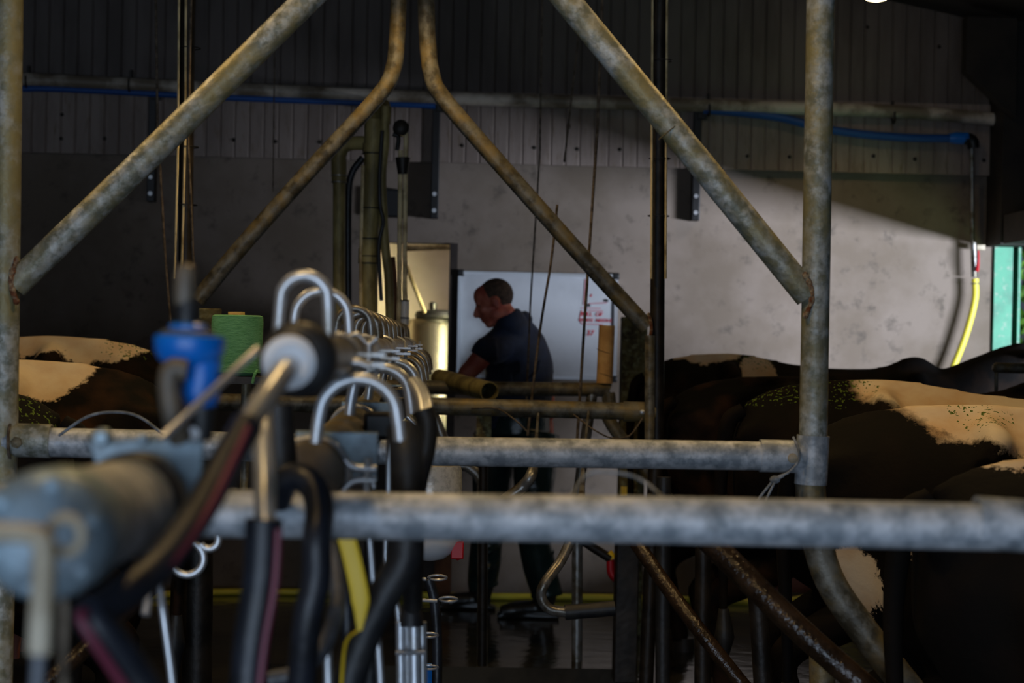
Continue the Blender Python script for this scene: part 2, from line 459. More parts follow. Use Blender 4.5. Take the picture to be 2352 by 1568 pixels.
MB().tube([at(2215, 318, YP), at(2232, 322, YP), at(2236, 340, YP)], .034, 14, 4).build('elbow', M['black_plastic'], bp)
tp = thing('tap_pipe', 'thin steel tap pipe with red lever valve on the right of the end wall', 'tap', at(2240, 560, YP))
MB().tube([at(2232, 335, YP), at(2234, 560, YP)], .012, 10).build('pipe', M['dull_stainless'], tp)
MB().tube([at(2236, 556, YP), at(2238, 636, YP)], .018, 12).build('valve_body', M['dull_stainless'], tp)
MB().box(at(2252, 568, YP), (.05, .03, .03)).build('union', M['beige_plastic'], tp, bevel=.004)
MB().tube([at(2244, 622, YP - .03), at(2247, 600, YP - .05), at(2247, 575, YP - .05)], [.012, .008, .006], 8, 4).build('lever', M['red_plastic'], tp)
pts = [at(2240, 640, YP), at(2239, 690, YP), at(2218, 770, YP), at(2186, 852, YP), at(2140, 960, 10.75), at(2050, 1130, 10.72), Vector((2.3, 10.7, .2)), Vector((2.0, 10.68, .03)), Vector((1.4, 10.72, .02)),
       Vector((.9, 10.76, .02)), Vector((.1, 10.72, .02)), Vector((-.5, 10.8, .02)), Vector((-1.25, 10.72, .02)), Vector((-1.6, 10.5, .02))]
hs = thing('garden_hose', 'long yellow hose hanging from the red tap and lying along the wall foot', 'hose', (2.2, 10.7, 0))
MB().tube(pts, .02, 12, 8).build('hose', M['yellow_hose'], hs)
MB().torus(at(2240, 651, YP), (0, 0, 1), .021, .004).build('hose_clip', M['dull_stainless'], hs)
for (px, y0, y1, where) in ((350, 208, 462, 'beneath the white pipe, the leftmost of three'), (1003, 236, 501, 'just above the dairy doorway and whiteboard'), (1604, 254, 506, 'right of the whiteboard, behind the diagonal rail')):
    t = thing('wall_bracket', 'black steel channel bracket on the end wall, ' + where, 'bracket', at(px, y1, YP + .04))
    a, b = at(px, y0, YP), at(px - 2, y1, YP)
    MB().span(a.x - .022, a.x + .022, YP + .01, YP + .098, b.z, a.z).span(a.x - .004, a.x + .05, YP + .0, YP + .03, a.z - .05, a.z + .01).build('channel', M['dark_steel'] if 0 else M['black_plastic'], t, smooth=False, bevel=.004)
    for yy in (y1 - 56, y1 - 18):
        c = at(px - 3, yy, YP)
        MB().lathe([(.012, -.006), (.012, .004)], (a.x - .002, YP + .008, c.z), (0, -1, 0), 14).build('bolt', M['aluminium'], t)
t = MB()
for (px, py) in ((142, 263), (140, 318), (240, 318), (537, 321), (633, 325), (735, 326), (1062, 334), (1227, 339), (1326, 342), (1424, 343), (1717, 358), (1814, 360), (2007, 358), (2102, 365), (2260, 368), (1995, 60), (2160, 105)):
    c = at(px, py, WD - .055); t.lathe([(.011, 0), (.011, .006), (.005, .012)], (c.x, WD - .048 if py > 200 else WD - .02, c.z), (0, -1, 0), 8)
tag(t.build('trim_7', M['dark_steel']), 'dark screw heads in the cladding', kind='structure')

# whiteboard
a, b = at(1058, 629, 10.86), at(1410, 870, 10.86)
x0, x1, z0, z1 = a.x, b.x, at(1230, 866, 10.86).z, at(1230, 630, 10.86).z
wb = thing('whiteboard', 'white dry-wipe board with red handwriting on the end wall behind the man', 'whiteboard', ((x0 + x1) / 2, 10.88, z0))
MB().span(x0, x1, 10.87, 10.885, z0, z1).build('board', M['whiteboard_face'], wb, smooth=False)
f = MB()
for q in ((x0 - .012, x0 + .006, z0, z1), (x1 - .006, x1 + .014, z0, z1), (x0, x1, z0 - .01, z0 + .008), (x0, x1, z1 - .008, z1 + .01)):
    f.span(q[0], q[1], 10.855, 10.89, q[2], q[3])
f.build('frame', M['aluminium'], wb, smooth=False)
for (cx, cz) in ((x0, z1), (x1, z1), (x0, z0), (x1, z0)):
    MB().box((cx, 10.868, cz), (.04, .034, .04)).build('corner_cap', M['black_plastic'], wb, bevel=.008)
for (px, py) in ((1394, 690), (1353, 701)):
    MB().lathe([(.008, 0), (.008, .01)], at(px, py, 10.868), (0, -1, 0), 12).build('magnet', M['black_plastic'], wb)
def writing(s, px, py, h, parent):
    c = bpy.data.curves.new('writing', 'FONT'); c.body = s; c.size = h; c.extrude = .0008; c.offset = h * .014; c.shear = .2
    o = bpy.data.objects.new('writing', c); COL.objects.link(o)
    dg = bpy.context.evaluated_depsgraph_get(); dg.update()
    me = bpy.data.meshes.new_from_object(o.evaluated_get(dg)); COL.objects.unlink(o); bpy.data.objects.remove(o)
    me.materials.clear(); me.materials.append(M['red_marker'])
    me.transform(Matrix.Rotation(R(90), 4, 'X'))
    q = bpy.data.objects.new('writing', me); COL.objects.link(q); q.parent = parent
    p = at(px, py, 10.867); q.location = p - parent.location
    return q
writing('BULL  OF', 1331, 725, .032, wb); writing('WHITE  NEEDLE', 1329, 738, .026, wb); writing('37', 1346, 770, .042, wb); writing('4', 1354, 682, .026, wb); writing('ooo', 1362, 647, .03, wb)
ln = MB()
def line(p, q): ln.tube([at(p[0], p[1], 10.867), at(q[0], q[1], 10.867)], .0018, 6)
for p, q in (((1352, 697), (1395, 695)), ((1334, 707), (1380, 708)), ((1352, 713), (1385, 714)), ((1336, 712), (1330, 735)), ((1330, 735), (1337, 744)), ((1337, 744), (1385, 745)), ((1344, 640), (1340, 700))): line(p, q)
ln.build('pen_lines', M['red_marker'], wb)

# lamps
def lamp(p, label, power):
    t = thing('shed_lamp', label, 'lamp', p)
    p = Vector(p)
    MB().lathe([(.012, -.085), (.05, -.075), (.08, -.045), (.092, 0), (.085, .012)], p, seg=28).build('glass', M['lamp_glass'], t)
    MB().lathe([(.1, .0), (.105, .02), (.07, .06), (.03, .075)], p, seg=28).build('housing', M['dark_steel'], t)
    MB().tube([p + Vector((0, 0, .07)), Vector((p.x, p.y, roof_z(p.x)))], .008, 8).build('hanger', M['dark_steel'], t)
    l = bpy.data.lights.new('bulb', 'SPOT'); l.spot_size = R(118); l.spot_blend = .35; l.energy = power; l.color = LAMP_COL; l.shadow_soft_size = .08
    o = bpy.data.objects.new('bulb', l); COL.objects.link(o); o.parent = t; o.location = (0, 0, -.14)
q = at(2013, -34, 9.9)
lamp((q.x, q.y, q.z), 'round glowing lamp hanging at the upper right of the picture', LAMP_POWER * .25)
for (x, y, w, k) in ((-.5, 1.6, 'over the near end of the pit', 1.15), (0.0, 3.5, 'over the middle of the pit', .9), (-1.6, 4.6, 'over the left-hand cows', 1.3), (1.3, 5.2, 'over the right-hand cows', 1.2), (-.2, 6.9, 'over the far end of the pit', 1.1)):
    lamp((x, y, 3.25), 'round shed lamp hung from the roof ' + w, LAMP_POWER * k)
# ------------------------------------------------------------------ pipe frames across the pit
D1, D2, D0, D3 = 4.26, 7.55, 2.40, 8.72
def strut(p, q): return [p, q]
# near frame: two posts with welded diagonal braces that bend upright and run to the roof
def brace(pts, r, m, parent, D, top_x):
    P = [at(x, y, D) for x, y in pts]
    last = P[-1]; P.append(Vector((last.x + .004, D, last.z + .35))); P.append(Vector((last.x + .006, D, roof_z(last.x) - .003)))
    return P
fr = thing('pipe_gantry', 'nearest mouldy galvanised frame, its two posts and welded diagonal braces spanning the picture', 'frame', (0.0, D1, 0))
lp = MB().tube([(at(13, 900, D1).x - .004, D1, 0), at(8, 1000, D1), at(20, 0, D1), (at(20, 0, D1).x + .005, D1, roof_z(-1) - .003)], .0315, 24)
lp.build('post', M['mouldy_galvanised'], fr)
rb = at(1868, 1000, D1)
MB().tube([at(2280, 1820, D1 - .05), at(2110, 1610, D1 - .05), at(1985, 1450, D1 - .02), at(1905, 1330, D1), at(1868, 1200, D1), at(1861, 1110, D1)], .034, 24, 6).build('lower_post', M['dirty_galvanised'], fr)
MB().tube([at(1861, 1160, D1), at(1868, 1000, D1), at(1885, 0, D1), (at(1885, 0, D1).x, D1, roof_z(.9) - .003)], .0315, 24).build('post', M['mouldy_galvanised'], fr)
def longbrace(pts, D, r, m, parent):
    P = [at(x, y, D) for x, y in pts]
    P.append(Vector((P[-1].x, D, roof_z(P[-1].x) - .003)))
    return MB().tube(P[:2] + P[2:], r, 24).build('brace', m, parent)
def bent(pts, D, r, m, parent, n=6):
    P = [at(x, y, D) for x, y in pts]
    S = crom(P, n)
    S.append(Vector((S[-1].x, D, roof_z(S[-1].x) - .003)))
    return MB().tube(S, r, 24).build('brace', m, parent)
bent([(34, 655), (370, 330), (705, 0), (880, -172), (925, -230), (940, -300), (942, -420)], D1, .0305, M['mouldy_galvanised'], fr)
bent([(1856, 680), (1575, 334), (1301, 0), (1150, -184), (1120, -235), (1112, -300), (1112, -420)], D1, .0305, M['mouldy_galvanised'], fr)
w = MB()
random.seed(2)
for i in range(26):
    t = i / 25
    p = at(1850 + 16 * math.sin(t * 3.1), 632 + 92 * t, D1 - .028); w.ell(p, .006 * random.uniform(.6, 1.3), .005, .008, u=8, w=6)
w.build('weld', M['rusty_weld'], fr)
w = MB()
for i in range(26):
    t = i / 25
    p = at(38 - 12 * math.sin(t * 3.1), 596 + 96 * t, D1 - .028); w.ell(p, .006 * random.uniform(.6, 1.3), .005, .008, u=8, w=6)
w.build('weld', M['rusty_weld'], fr)
MB().torus(at(1538, 300, D1), (at(1575, 334, D1) - at(1301, 0, D1)), .031, .0016, rs=6).build('joint', M['dirty_galvanised'], fr)

r1 = thing('cross_rail', 'mottled galvanised rail clamped between the posts of the nearest frame', 'rail', at(1400, 1042, D1))
MB().tube([at(10, 1013, D1), at(1000, 1036, D1), at(1845, 1048, D1)], .0325, 24).build('tube', M['galvanised'], r1)
sl = MB().hollow(at(1745, 1046, D1), at(1846, 1049, D1), .0365, .003).build('sleeve', M['galvanised'], r1)
MB().lathe([(.011, 0), (.011, .006), (.004, .009)], at(1820, 1052, D1 - .036), (0, -1, 0), 14).build('bolt', M['beige_plastic'], sl)
MB().hollow(at(1868, 1000, D1), at(1862, 1112, D1), .0365, .003).build('sleeve', M['galvanised'], r1)
sl = MB().hollow(at(26, 1010, D1), at(118, 1013, D1), .0372, .003).build('sleeve', M['mouldy_galvanised'], r1)
MB().lathe([(.013, 0), (.013, .007), (.005, .01)], at(38, 1016, D1 - .037), (0, -1, 0), 6).build('bolt', M['dirty_galvanised'], sl)

r0 = thing('cross_rail', 'closest, blurred blue-grey galvanised rail running right across the picture', 'rail', at(1400, 1193, D0))
MB().tube([(-.90, D0, at(400, 1178, D0).z + .012), at(300, 1176, D0), at(1500, 1194, D0), (.80, D0, at(2352, 1201, D0).z - .006)], .030, 28).build('tube', M['galvanised'], r0)
MB().hollow(at(2240, 1200, D0), (.78, D0, at(2352, 1203, D0).z - .004), .0335, .003).build('sleeve', M['galvanised'], r0)
for x, wh in ((-.92, 'left'), (.82, 'right')):
    t = MB().tube([(x, D0, 0), (x, D0, roof_z(x) - .003)], .031, 20).build('pit_post', M['mouldy_galvanised'])
    tag(t, 'galvanised post holding the %s end of the closest rail' % wh, 'post')

# far frame
f2 = thing('pipe_gantry', 'farther pipe frame with two bent inner braces rising to the roof in the middle', 'frame', (0, D2, 0))
px_r = at(1512, 500, D2).x; px_l = at(428, 500, D2).x
MB().tube([(px_r - .012, D2, 0), at(1508, 1010, D2), at(1514, 60, D2), (px_r + .012, D2, roof_z(.9) - .003)], .029, 20).build('post', M['dark_steel'], f2)
MB().tube([(px_l - .012, D2, 0), at(424, 1010, D2), at(430, 60, D2), (px_l + .012, D2, roof_z(-.9) - .003)], .029, 20).build('post', M['dark_steel'], f2)
MB().tube([at(1492, 1010, D2 - .05), at(1493, 770, D2 - .05)], .02, 16).build('post_stub', M['dirty_galvanised'], f2)
bent([(1486, 752), (1320, 570), (1160, 390), (1020, 228), (992, 172), (982, 90), (978, 0)], D2, .0335, M['dirty_galvanised'], f2)
bent([(452, 690), (560, 560), (720, 382), (868, 222), (903, 160), (912, 90), (916, 0)], D2, .0325, M['dirty_galvanised'], f2)
w = MB(); random.seed(5)
for i in range(14):
    t = i / 13
    w.ell(at(1490 + 6 * math.sin(t * 3), 722 + 60 * t, D2 - .03), .007, .006, .008, u=8, w=6)
w.build('weld', M['rusty_weld'], f2)
for (xa, xb, lab) in ((1497, 1530, 'right'), (409, 425, 'left')):
    t = thing('conduit', 'pair of thin cream conduits tied to the %s post of the farther frame' % lab, 'conduit', (at(xa, 500, D2 - .04).x, D2 - .04, 1))
    for xx in (xa, xb):
        top = at(xx + 2, 0, D2 - .04)
        MB().tube([at(xx - 8 if lab == 'left' else xx - 1, 640, D2 - .04), at(xx, 330, D2 - .04), top, (top.x, D2 - .04, roof_z(top.x))], .0048, 8).build('conduit_tube', M['pale_pipe'], t)
    for yy in (126, 352, 484):
        MB().torus((px_r if lab == 'right' else px_l, D2 - .005, at(1000, yy, D2).z), (0, 0, 1), .042, .0022, rs=6).build('cable_tie', M['black_plastic'], t)
r2 = thing('cross_rail', 'dull galvanised rail on the farther frame, in front of the man', 'rail', at(1300, 940, D2))
MB().tube([at(430, 922, D2), at(985, 932, D2), at(1505, 946, D2)], .034, 20).build('tube', M['dirty_galvanised'], r2)
sl = MB().hollow(at(1432, 945, D2), at(1500, 946, D2), .040, .003).build('sleeve', M['dirty_galvanised'], r2)
MB().lathe([(.01, 0), (.01, .006), (.004, .009)], at(1475, 946, D2 - .04), (0, -1, 0), 12).build('bolt', M['aluminium'], sl)

# rail at the far end of the pit
er = thing('end_rail', 'tubular rail on posts at the far end of the pit, below the cardboard tube', 'rail', (.4, D3, 0))
MB().tube([at(975, 889, D3), at(1200, 893, D3), at(1380, 895, D3), at(1396, 903, D3), at(1400, 935, D3)], .032, 18, 5).build('top_tube', M['dirty_galvanised'], er)
MB().tube([at(1392, 925, D3 - .02), at(1400, 965, D3 - .02), at(1452, 1040, D3 - .02), at(1560, 1180, D3 - .02)], .03, 16, 5).build('diagonal_tube', M['dirty_galvanised'], er)
MB().tube([at(985, 925, D3), at(1040, 1055, D3), at(1075, 1072, D3), at(1102, 1100, D3), at(1108, 1160, D3), (at(1108, 1515, D3).x, D3, 0)], .024, 16, 6).build('post', M['dull_stainless'], er)
MB().tube([at(1360, 905, D3), at(1335, 1080, D3), at(1327, 1200, D3), (at(1325, 1515, D3).x, D3, 0)], .025, 16, 4).build('post', M['dull_stainless'], er)
cp = thing('stub_pipe', 'short open-ended pipe poking toward the camera on a flat upright strap', 'pipe', at(1115, 1000, 8.45))
a, b = at(1010, 868, 8.9), at(1124, 899, 8.3)
MB().hollow(a, b, .043, .005).build('pipe', M['mossy_pipe'], cp)
MB().box(at(1112, 955, 8.45), (.066, .01, .25)).build('strap', M['mossy_post'], cp, smooth=False)
MB().tube([at(1111, 990, 8.5), (at(1108, 1500, 8.56).x, 8.56, 0)], .02, 12).build('stem', M['dark_steel'], cp)
ct = at(1390, 880, D3 - .01)
t = thing('cardboard_tube', 'empty brown cardboard tube standing on the end rail beside the whiteboard', 'tube', ct)
MB().hollow(at(1388, 880, D3), at(1394, 747, D3), .037, .004).build('tube', M['cardboard'], t)
wv = MB()
for k in range(2):
    c = at(1390, 800 + 52 * k, D3); pts = []
    for j in range(13):
        a_ = R(180 + 180 * j / 12); pts.append(c + Vector((math.cos(a_) * .0375, math.sin(a_) * .0375, -.035 * j / 12)))
    wv.tube(pts, .0012, 5)
wv.build('winding_seam', M['brown_card'], t)
gp = thing('gate_post', 'mossy flat-topped gate post behind the farther frame at the right', 'post', (at(1455, 900, 9.5).x, 9.5, 0))
gz = at(1455, 728, 9.5).z
MB().span(at(1427, 800, 9.5).x, at(1484, 800, 9.5).x, 9.45, 9.57, 0, gz).build('shaft', M['mossy_post'], gp, bevel=.006, smooth=False)
MB().box(at(1433, 1128, 9.42), (.03, .02, .05)).build('tag', M['yellow_plastic'], gp, smooth=False)
t = MB().span(at(1414, 1300, 8.2).x, at(1466, 1300, 8.2).x, 8.16, 8.28, 0, at(1440, 1245, 8.2).z).build('low_post', M['dark_steel'], smooth=False, bevel=.005)
tag(t, 'low dark steel post beside the black rubber handle', 'post')
t = MB().tube([at(1525, 1095, 7.0), at(1522, 1420, 7.0), at(1522, 1560, 7.0), (at(1522, 1560, 7.0).x, 7.0, 0)], .027, 14).build('rubber_sleeve_post', M['black_rubber'])
tag(t, 'black rubber covered upright among the right cows legs', 'post')

# splash rails in front of the cows' legs
def rail(pts, r, m, name, label, cat='rail', n=4):
    P = [at(*p) for p in pts]
    return tag(MB().tube(P, r, 18, n).build(name, m), label, cat)
rail([(1560, 1175, 4.15), (1650, 1262, 4.1), (1830, 1440, 4.0), (2000, 1590, 3.95), (2120, 1700, 3.95)], .0275, M['wet_rusty_steel'], 'splash_rail', 'thick wet rusty brown rail slanting down to the right')
rail([(1440, 1215, 6.1), (1530, 1345, 6.0), (1620, 1465, 5.9), (1720, 1590, 5.85)], .024, M['wet_rusty_steel'], 'splash_rail', 'thinner wet brown rail slanting down left of the thick one')
rail([(345, 1350, 4.3), (270, 1420, 4.2), (110, 1568, 4.1), (60, 1620, 4.1)], .019, M['wet_rusty_steel'], 'splash_rail', 'wet dark rail slanting down at the lower left below the big pipe cap')
rail([(455, 1210, 6.4), (454, 1400, 6.4), (452, 1560, 6.4), (452, 1700, 6.4)], .050, M['dark_steel'], 'leg_post', 'dark upright at the left under the rails beside the yellow hose', 'post')
rail([(1616, 1200, 6.5), (1614, 1440, 6.5), (1613, 1680, 6.5)], .028, M['dark_steel'], 'leg_post', 'dark upright between the two slanting rails', 'post')
rail([(1738, 1340, 5.6), (1752, 1560, 5.6), (1760, 1800, 5.6)], .028, M['dark_steel'], 'leg_post', 'dark upright below the thick slanting rail', 'post')
rail([(1888, 1500, 5.0), (1890, 1700, 5.0), (1890, 1900, 5.0)], .034, M['dirty_galvanised'], 'leg_post', 'grey upright under the curved lower post at the bottom right', 'post')

# bent hooks with rubber handle
hk = thing('swing_hook', 'curved steel hook ending in a black rubber handle, before the mans boot', 'hook', at(1270, 1400, 6.6))
MB().tube([at(1352, 945, 7.5), at(1340, 1060, 7.2), at(1334, 1150, 6.8), at(1316, 1225, 6.7), at(1288, 1288, 6.65), at(1252, 1338, 6.6), at(1243, 1370, 6.6), at(1262, 1398, 6.6), at(1305, 1406, 6.6)], [.005, .006, .014] + [.0185] * 7, 18, 7).build('hook', M['dull_stainless'], hk)
MB().tube([at(1298, 1406, 6.6), at(1350, 1402, 6.6), at(1412, 1396, 6.6)], [.027, .026, .027], 18).build('handle', M['black_rubber'], hk)
t = MB().tube([at(1236, 950, 7.45), at(1230, 1030, 7.1), at(1222, 1085, 6.9), at(1200, 1118, 6.9), at(1150, 1160, 6.9), at(1120, 1230, 6.9)], [.005, .007, .02, .022, .022, .022], 18, 6).build('swing_hook', M['dull_stainless'])
tag(t, 'curved steel tube sweeping down left across the mans thigh', 'hook')
lv = thing('gate_lever', 'dark lever with a red and yellow grip left of the low post', 'lever', at(1405, 1300, 8.3))
MB().tube([at(1330, 1235, 8.3), at(1360, 1256, 8.3), at(1402, 1282, 8.3)], .02, 12).build('arm', M['dark_steel'], lv)
MB().tube([at(1398, 1268, 8.3), at(1408, 1282, 8.3)], .016, 10).build('grip', M['yellow_plastic'], lv)
MB().tube([at(1402, 1285, 8.3), at(1404, 1315, 8.3), at(1416, 1330, 8.3)], .018, 12, 4).build('grip', M['red_plastic'], lv)

# ropes and wires
def rope(pts, r, m, label, n=5, name='rope'):
    return tag(MB().tube([at(*p) for p in pts], r, 8, n).build(name, m), label, 'rope')
def hang(pts, r, m, label):
    P = [at(*p) for p in pts]; q = P[0]
    P = [Vector((q.x, q.y, roof_z(q.x)))] + P
    return tag(MB().tube(P, r, 8).build('rope', m), label, 'rope')
hang([(1246, -60, 9.2), (1240, 350, 9.2), (1218, 700, 9.2), (1208, 960, 9.2)], .0045, M['rope'], 'thin pull rope hanging left of the man-height rope pair, passing his back')
hang([(1338, -60, 9.0), (1327, 100, 9.0), (1296, 372, 9.0)], .0048, M['rope'], 'short knotted rope slanting down to the edge of the rendered wall')
MB_k = MB().ell(at(1306, 290, 9.0), .01, .01, .016, u=10, w=8).build('rope_knot', M['rope']); tag(MB_k, 'small knot on the short slanting rope', 'knot')
rope([(1280, 470, 8.0), (1266, 600, 8.0), (1240, 760, 8.0), (1212, 1000, 8.0)], .0055, M['rope'], 'rope slanting from the farther right brace down over the mans back')
hang([(1386, -60, 7.9), (1372, 300, 7.9), (1345, 700, 7.9), (1325, 1020, 7.9)], .0062, M['rope'], 'thick rope crossing the red writing on the whiteboard')
hang([(357, -60, 7.7), (362, 300, 7.7), (380, 600, 7.7), (392, 745, 7.7)], .0052, M['rope'], 'rope hanging behind the left brace toward the blue valve')
hang([(432, 330, 7.3), (440, 500, 7.3), (446, 660, 7.3)], .005, M['rope'], 'rope hanging beside the left conduits')
hang([(632, 0, 9.6), (627, 440, 9.6)], .003, M['rope'], 'very thin cord hanging in front of the dark wall at the left')
rope([(1300, 1160, 2.43), (1345, 1092, 2.5), (1400, 1084, 2.5), (1470, 1100, 2.5), (1545, 1160, 2.43)], .002, M['grey_rope'], 'thin grey rope arching above the closest rail')
rp = thing('tie_rope', 'grey twine looped round the right clamp of the nearest frame and knotted below', 'rope', at(1790, 1100, D1 - .05))
MB().tube([at(1822, 1004, D1 - .02), at(1834, 1030, D1 - .045), at(1834, 1058, D1 - .045), at(1812, 1084, D1 - .045), at(1783, 1097, D1 - .045), at(1762, 1120, D1 - .045), at(1740, 1148, D1 - .045)], .0028, 8, 5).build('loop', M['grey_rope'], rp)
MB().tube([at(1800, 1092, D1 - .045), at(1782, 1104, D1 - .05), at(1768, 1130, D1 - .05), at(1758, 1150, D1 - .05)], .0028, 8, 4).build('tail', M['grey_rope'], rp)
MB().ell(at(1780, 1101, D1 - .047), .012, .008, .009, u=12, w=8).build('knot', M['grey_rope'], rp)
rope([(1318, 952, 7.5), (1360, 984, 7.4), (1405, 1006, 7.4), (1446, 1000, 7.45), (1476, 960, 7.5)], .0035, M['rope'], 'brown wire drooping below the farther rail')
rope([(1082, 938, 7.51), (1140, 938, 7.51), (1180, 962, 7.4), (1210, 990, 7.4)], .0035, M['rope'], 'brown wire curling over the farther rail before the man')
rope([(135, 1000, 4.22), (200, 957, 4.2), (262, 946, 4.2), (320, 957, 4.2), (385, 1005, 4.22)], .0034, M['grey_rope'], 'grey cable arching over the left end of the near rail')
MB1 = MB().torus(at(28, 1012, D1), (1, 0, .02), .043, .0035, rs=8).build('tie_wire', M['rope']); tag(MB1, 'wire wound round the left clamp of the nearest frame', 'wire')

# vertical pipework at the far end of the lines
DV = 8.75
v = thing('drop_pipe', 'tall mossy pipe with joint bands rising behind the milk line', 'pipe', at(850, 740, DV))
MB().tube([at(847, 745, DV), at(847, 600, DV), at(852, 470, DV), at(856, 400, DV), at(858, 285, DV)], .041, 22).build('pipe', M['mossy_pipe'], v)
for (x0, y0, x1, y1, rr) in ((846, 604, 847, 570, .047), (856, 350, 857, 330, .047), (858, 345, 859, 275, .044)):
    MB().tube([at(x0, y0, DV), at(x1, y1, DV)], rr, 22).build('joint_band', M['mossy_pipe'], v)
for y in (353, 478, 548, 588, 604):
    MB().torus(at(847 + (600 - y) * .035, y, DV), (0, 0, 1), .0465, .0028, rs=6).build('cable_tie', M['black_plastic'], v)
MB().tube([at(858, 290, DV), at(862, 262, DV + .05), at(874, 248, DV + .2), at(880, 244, DV + .6), at(880, 244, 10.85)], .036, 20, 5).build('elbow', M['mossy_pipe'], v)
MB().tube([at(829, 745, DV - .03), at(829, 590, DV - .03), at(834, 380, DV - .03)], .009, 10).build('conduit', M['pale_pipe'], v)
v = thing('drop_pipe', 'narrower mossy pipe left of the tall one, turning over into it with an elbow', 'pipe', at(779, 700, DV + .1))
MB().tube([at(779, 745, DV + .1), at(779, 405, DV + .1)], .029, 20).build('pipe', M['mossy_pipe'], v)
MB().tube([at(779, 420, DV + .1), at(778, 366, DV + .1)], [.034, .036], 20).build('socket', M['mossy_pipe'], v)
MB().tube([at(778, 375, DV + .1), at(782, 350, DV + .1), at(800, 331, DV + .1), at(850, 328, DV + .06)], .032, 20, 6).build('elbow', M['mossy_pipe'], v)
for y in (403, 418):
    MB().torus(at(779, y, DV + .1), (0, 0, 1), .034, .0035, rs=6).build('pipe_clamp', M['dull_stainless'], v)
v = MB().tube([at(800, 745, DV + .15), at(800, 470, DV + .15), at(808, 400, DV + .15), at(834, 362, DV + .15)], .017, 14, 5).build('drain_hose', M['black_hose'])
tag(v, 'black hose rising between the two mossy pipes', 'hose')
v = thing('drop_pipe', 'thin pale pipe tied on the right of the tall mossy pipe', 'pipe', at(884, 740, DV - .02))
MB().tube([at(896, 745, DV - .02), at(893, 640, DV - .02), at(884, 560, DV - .02), at(880, 490, DV - .02), at(877, 400, DV - .02), at(884, 330, DV - .02), at(884, 280, DV - .02)], .021, 18, 6).build('pipe', M['mossy_pipe'], v)
MB().tube([at(884, 285, DV - .02), at(886, 245, DV - .02)], .026, 18).build('joint_band', M['mossy_pipe'], v)
v = MB().tube([at(905, 750, DV), at(906, 640, DV), at(902, 590, DV)], .011, 12, 4).build('drain_hose', M['brown_card'])
tag(v, 'short brown hose beside the dairy doorway, left of the twin pipes', 'hose')
v = MB().tube([at(878, 300, DV - .05), at(872, 400, DV - .05), at(873, 470, DV - .05), at(880, 510, DV - .05), at(870, 570, DV - .05), at(876, 690, DV - .05)], .009, 10, 6).build('cable', M['black_hose'])
tag(v, 'black cable winding down between the mossy pipes', 'cable')
v = thing('valve_riser', 'twin thin pale pipes topped by a round dark valve, before the dairy doorway', 'pipe', at(924, 770, DV - .1))
DT = DV - .1
MB().tube([at(916, 775, DT), at(918, 560, DT), at(920, 345, DT)], .0105, 12).build('pipe', M['pale_pipe'], v)
MB().tube([at(936, 796, DT), at(930, 775, DT), at(930, 560, DT), at(932, 345, DT), at(932, 290, DT), at(924, 284, DT), at(916, 292, DT)], .0105, 12).build('pipe', M['pale_pipe'], v)
vb = MB().lathe([(.02, -.03), (.038, -.02), (.036, .02), (.02, .03)], at(921, 294, DT), (0, -1, 0), 26).build('valve', M['dark_steel'], v)
MB().tube([at(902, 308, DT), at(915, 315, DT), at(912, 345, DT)], .01, 10, 3).build('valve_arm', M['black_plastic'], v)
MB().tube([at(925, 362, DT), at(925, 400, DT)], [.034, .022], 20).build('collar', M['dark_steel'], v)
MB().tube([at(929, 745, DT), at(931, 692, DT)], .018, 16).build('joint_sleeve', M['white_plastic'], v)
for y in (690, 730):
    MB().torus(at(930, y, DT), (0, 0, 1), .019, .003, rs=6).build('clip', M['black_plastic'], v)
t = MB().span(at(880, 470, 10.86).x, at(935, 470, 10.86).x, 10.8, 10.9, at(900, 500, 10.86).z, at(900, 435, 10.86).z).build('junction_box', M['black_plastic'], smooth=False, bevel=.01)
tag(t, 'dark square junction box on the wall behind the twin pipes', 'box')
# twine spool
tw = thing('twine_spool', 'spool of green baling twine standing left of the pipe clutter', 'twine spool', at(545, 862, 5.4))
k5 = 4400 / 5.4
MB().lathe([(q / k5, -(yy - 862) / k5) for q, yy in ((40, 862), (56, 855), (56, 850), (58.5, 800), (59, 740), (58, 727), (52, 724), (20, 725))], at(543, 862, 5.4), (0, 0, 1), 40).build('twine', M['green_twine'], tw)
MB().hollow(at(543, 860, 5.4), at(543, 716, 5.4), 19 / k5, .003).build('cardboard_core', M['cardboard'], tw)
MB().tube([at(590, 850, 5.35), at(584, 862, 5.33), at(580, 880, 5.33)], .004, 6, 3).build('twine_end', M['green_twine'], tw)
a = at(545, 862, 5.4)
sh = thing('shelf_bracket', 'small dark shelf carrying the green twine spool', 'shelf', (a.x, 5.4, a.z - .03))
MB().box((a.x - .01, 5.42, a.z - .012), (.2, .18, .02)).build('shelf_board', M['dark_steel'], sh, smooth=False)
MB().tube([(a.x + .02, 5.45, a.z - .02), (a.x + .02, 5.45, a.z - .4), (a.x + .3, 5.45, a.z - .45)], .014, 10).build('arm', M['dirty_galvanised'], sh)
t = MB().box(at(482, 735, 7.5), (.085, .06, .09)).tube([at(482, 735, 7.5), at(428, 738, 7.52)], .01, 8).build('control_box', M['mossy_post'], smooth=False, bevel=.006)
tag(t, 'small mossy box on the left post just behind the twine spool', 'box')
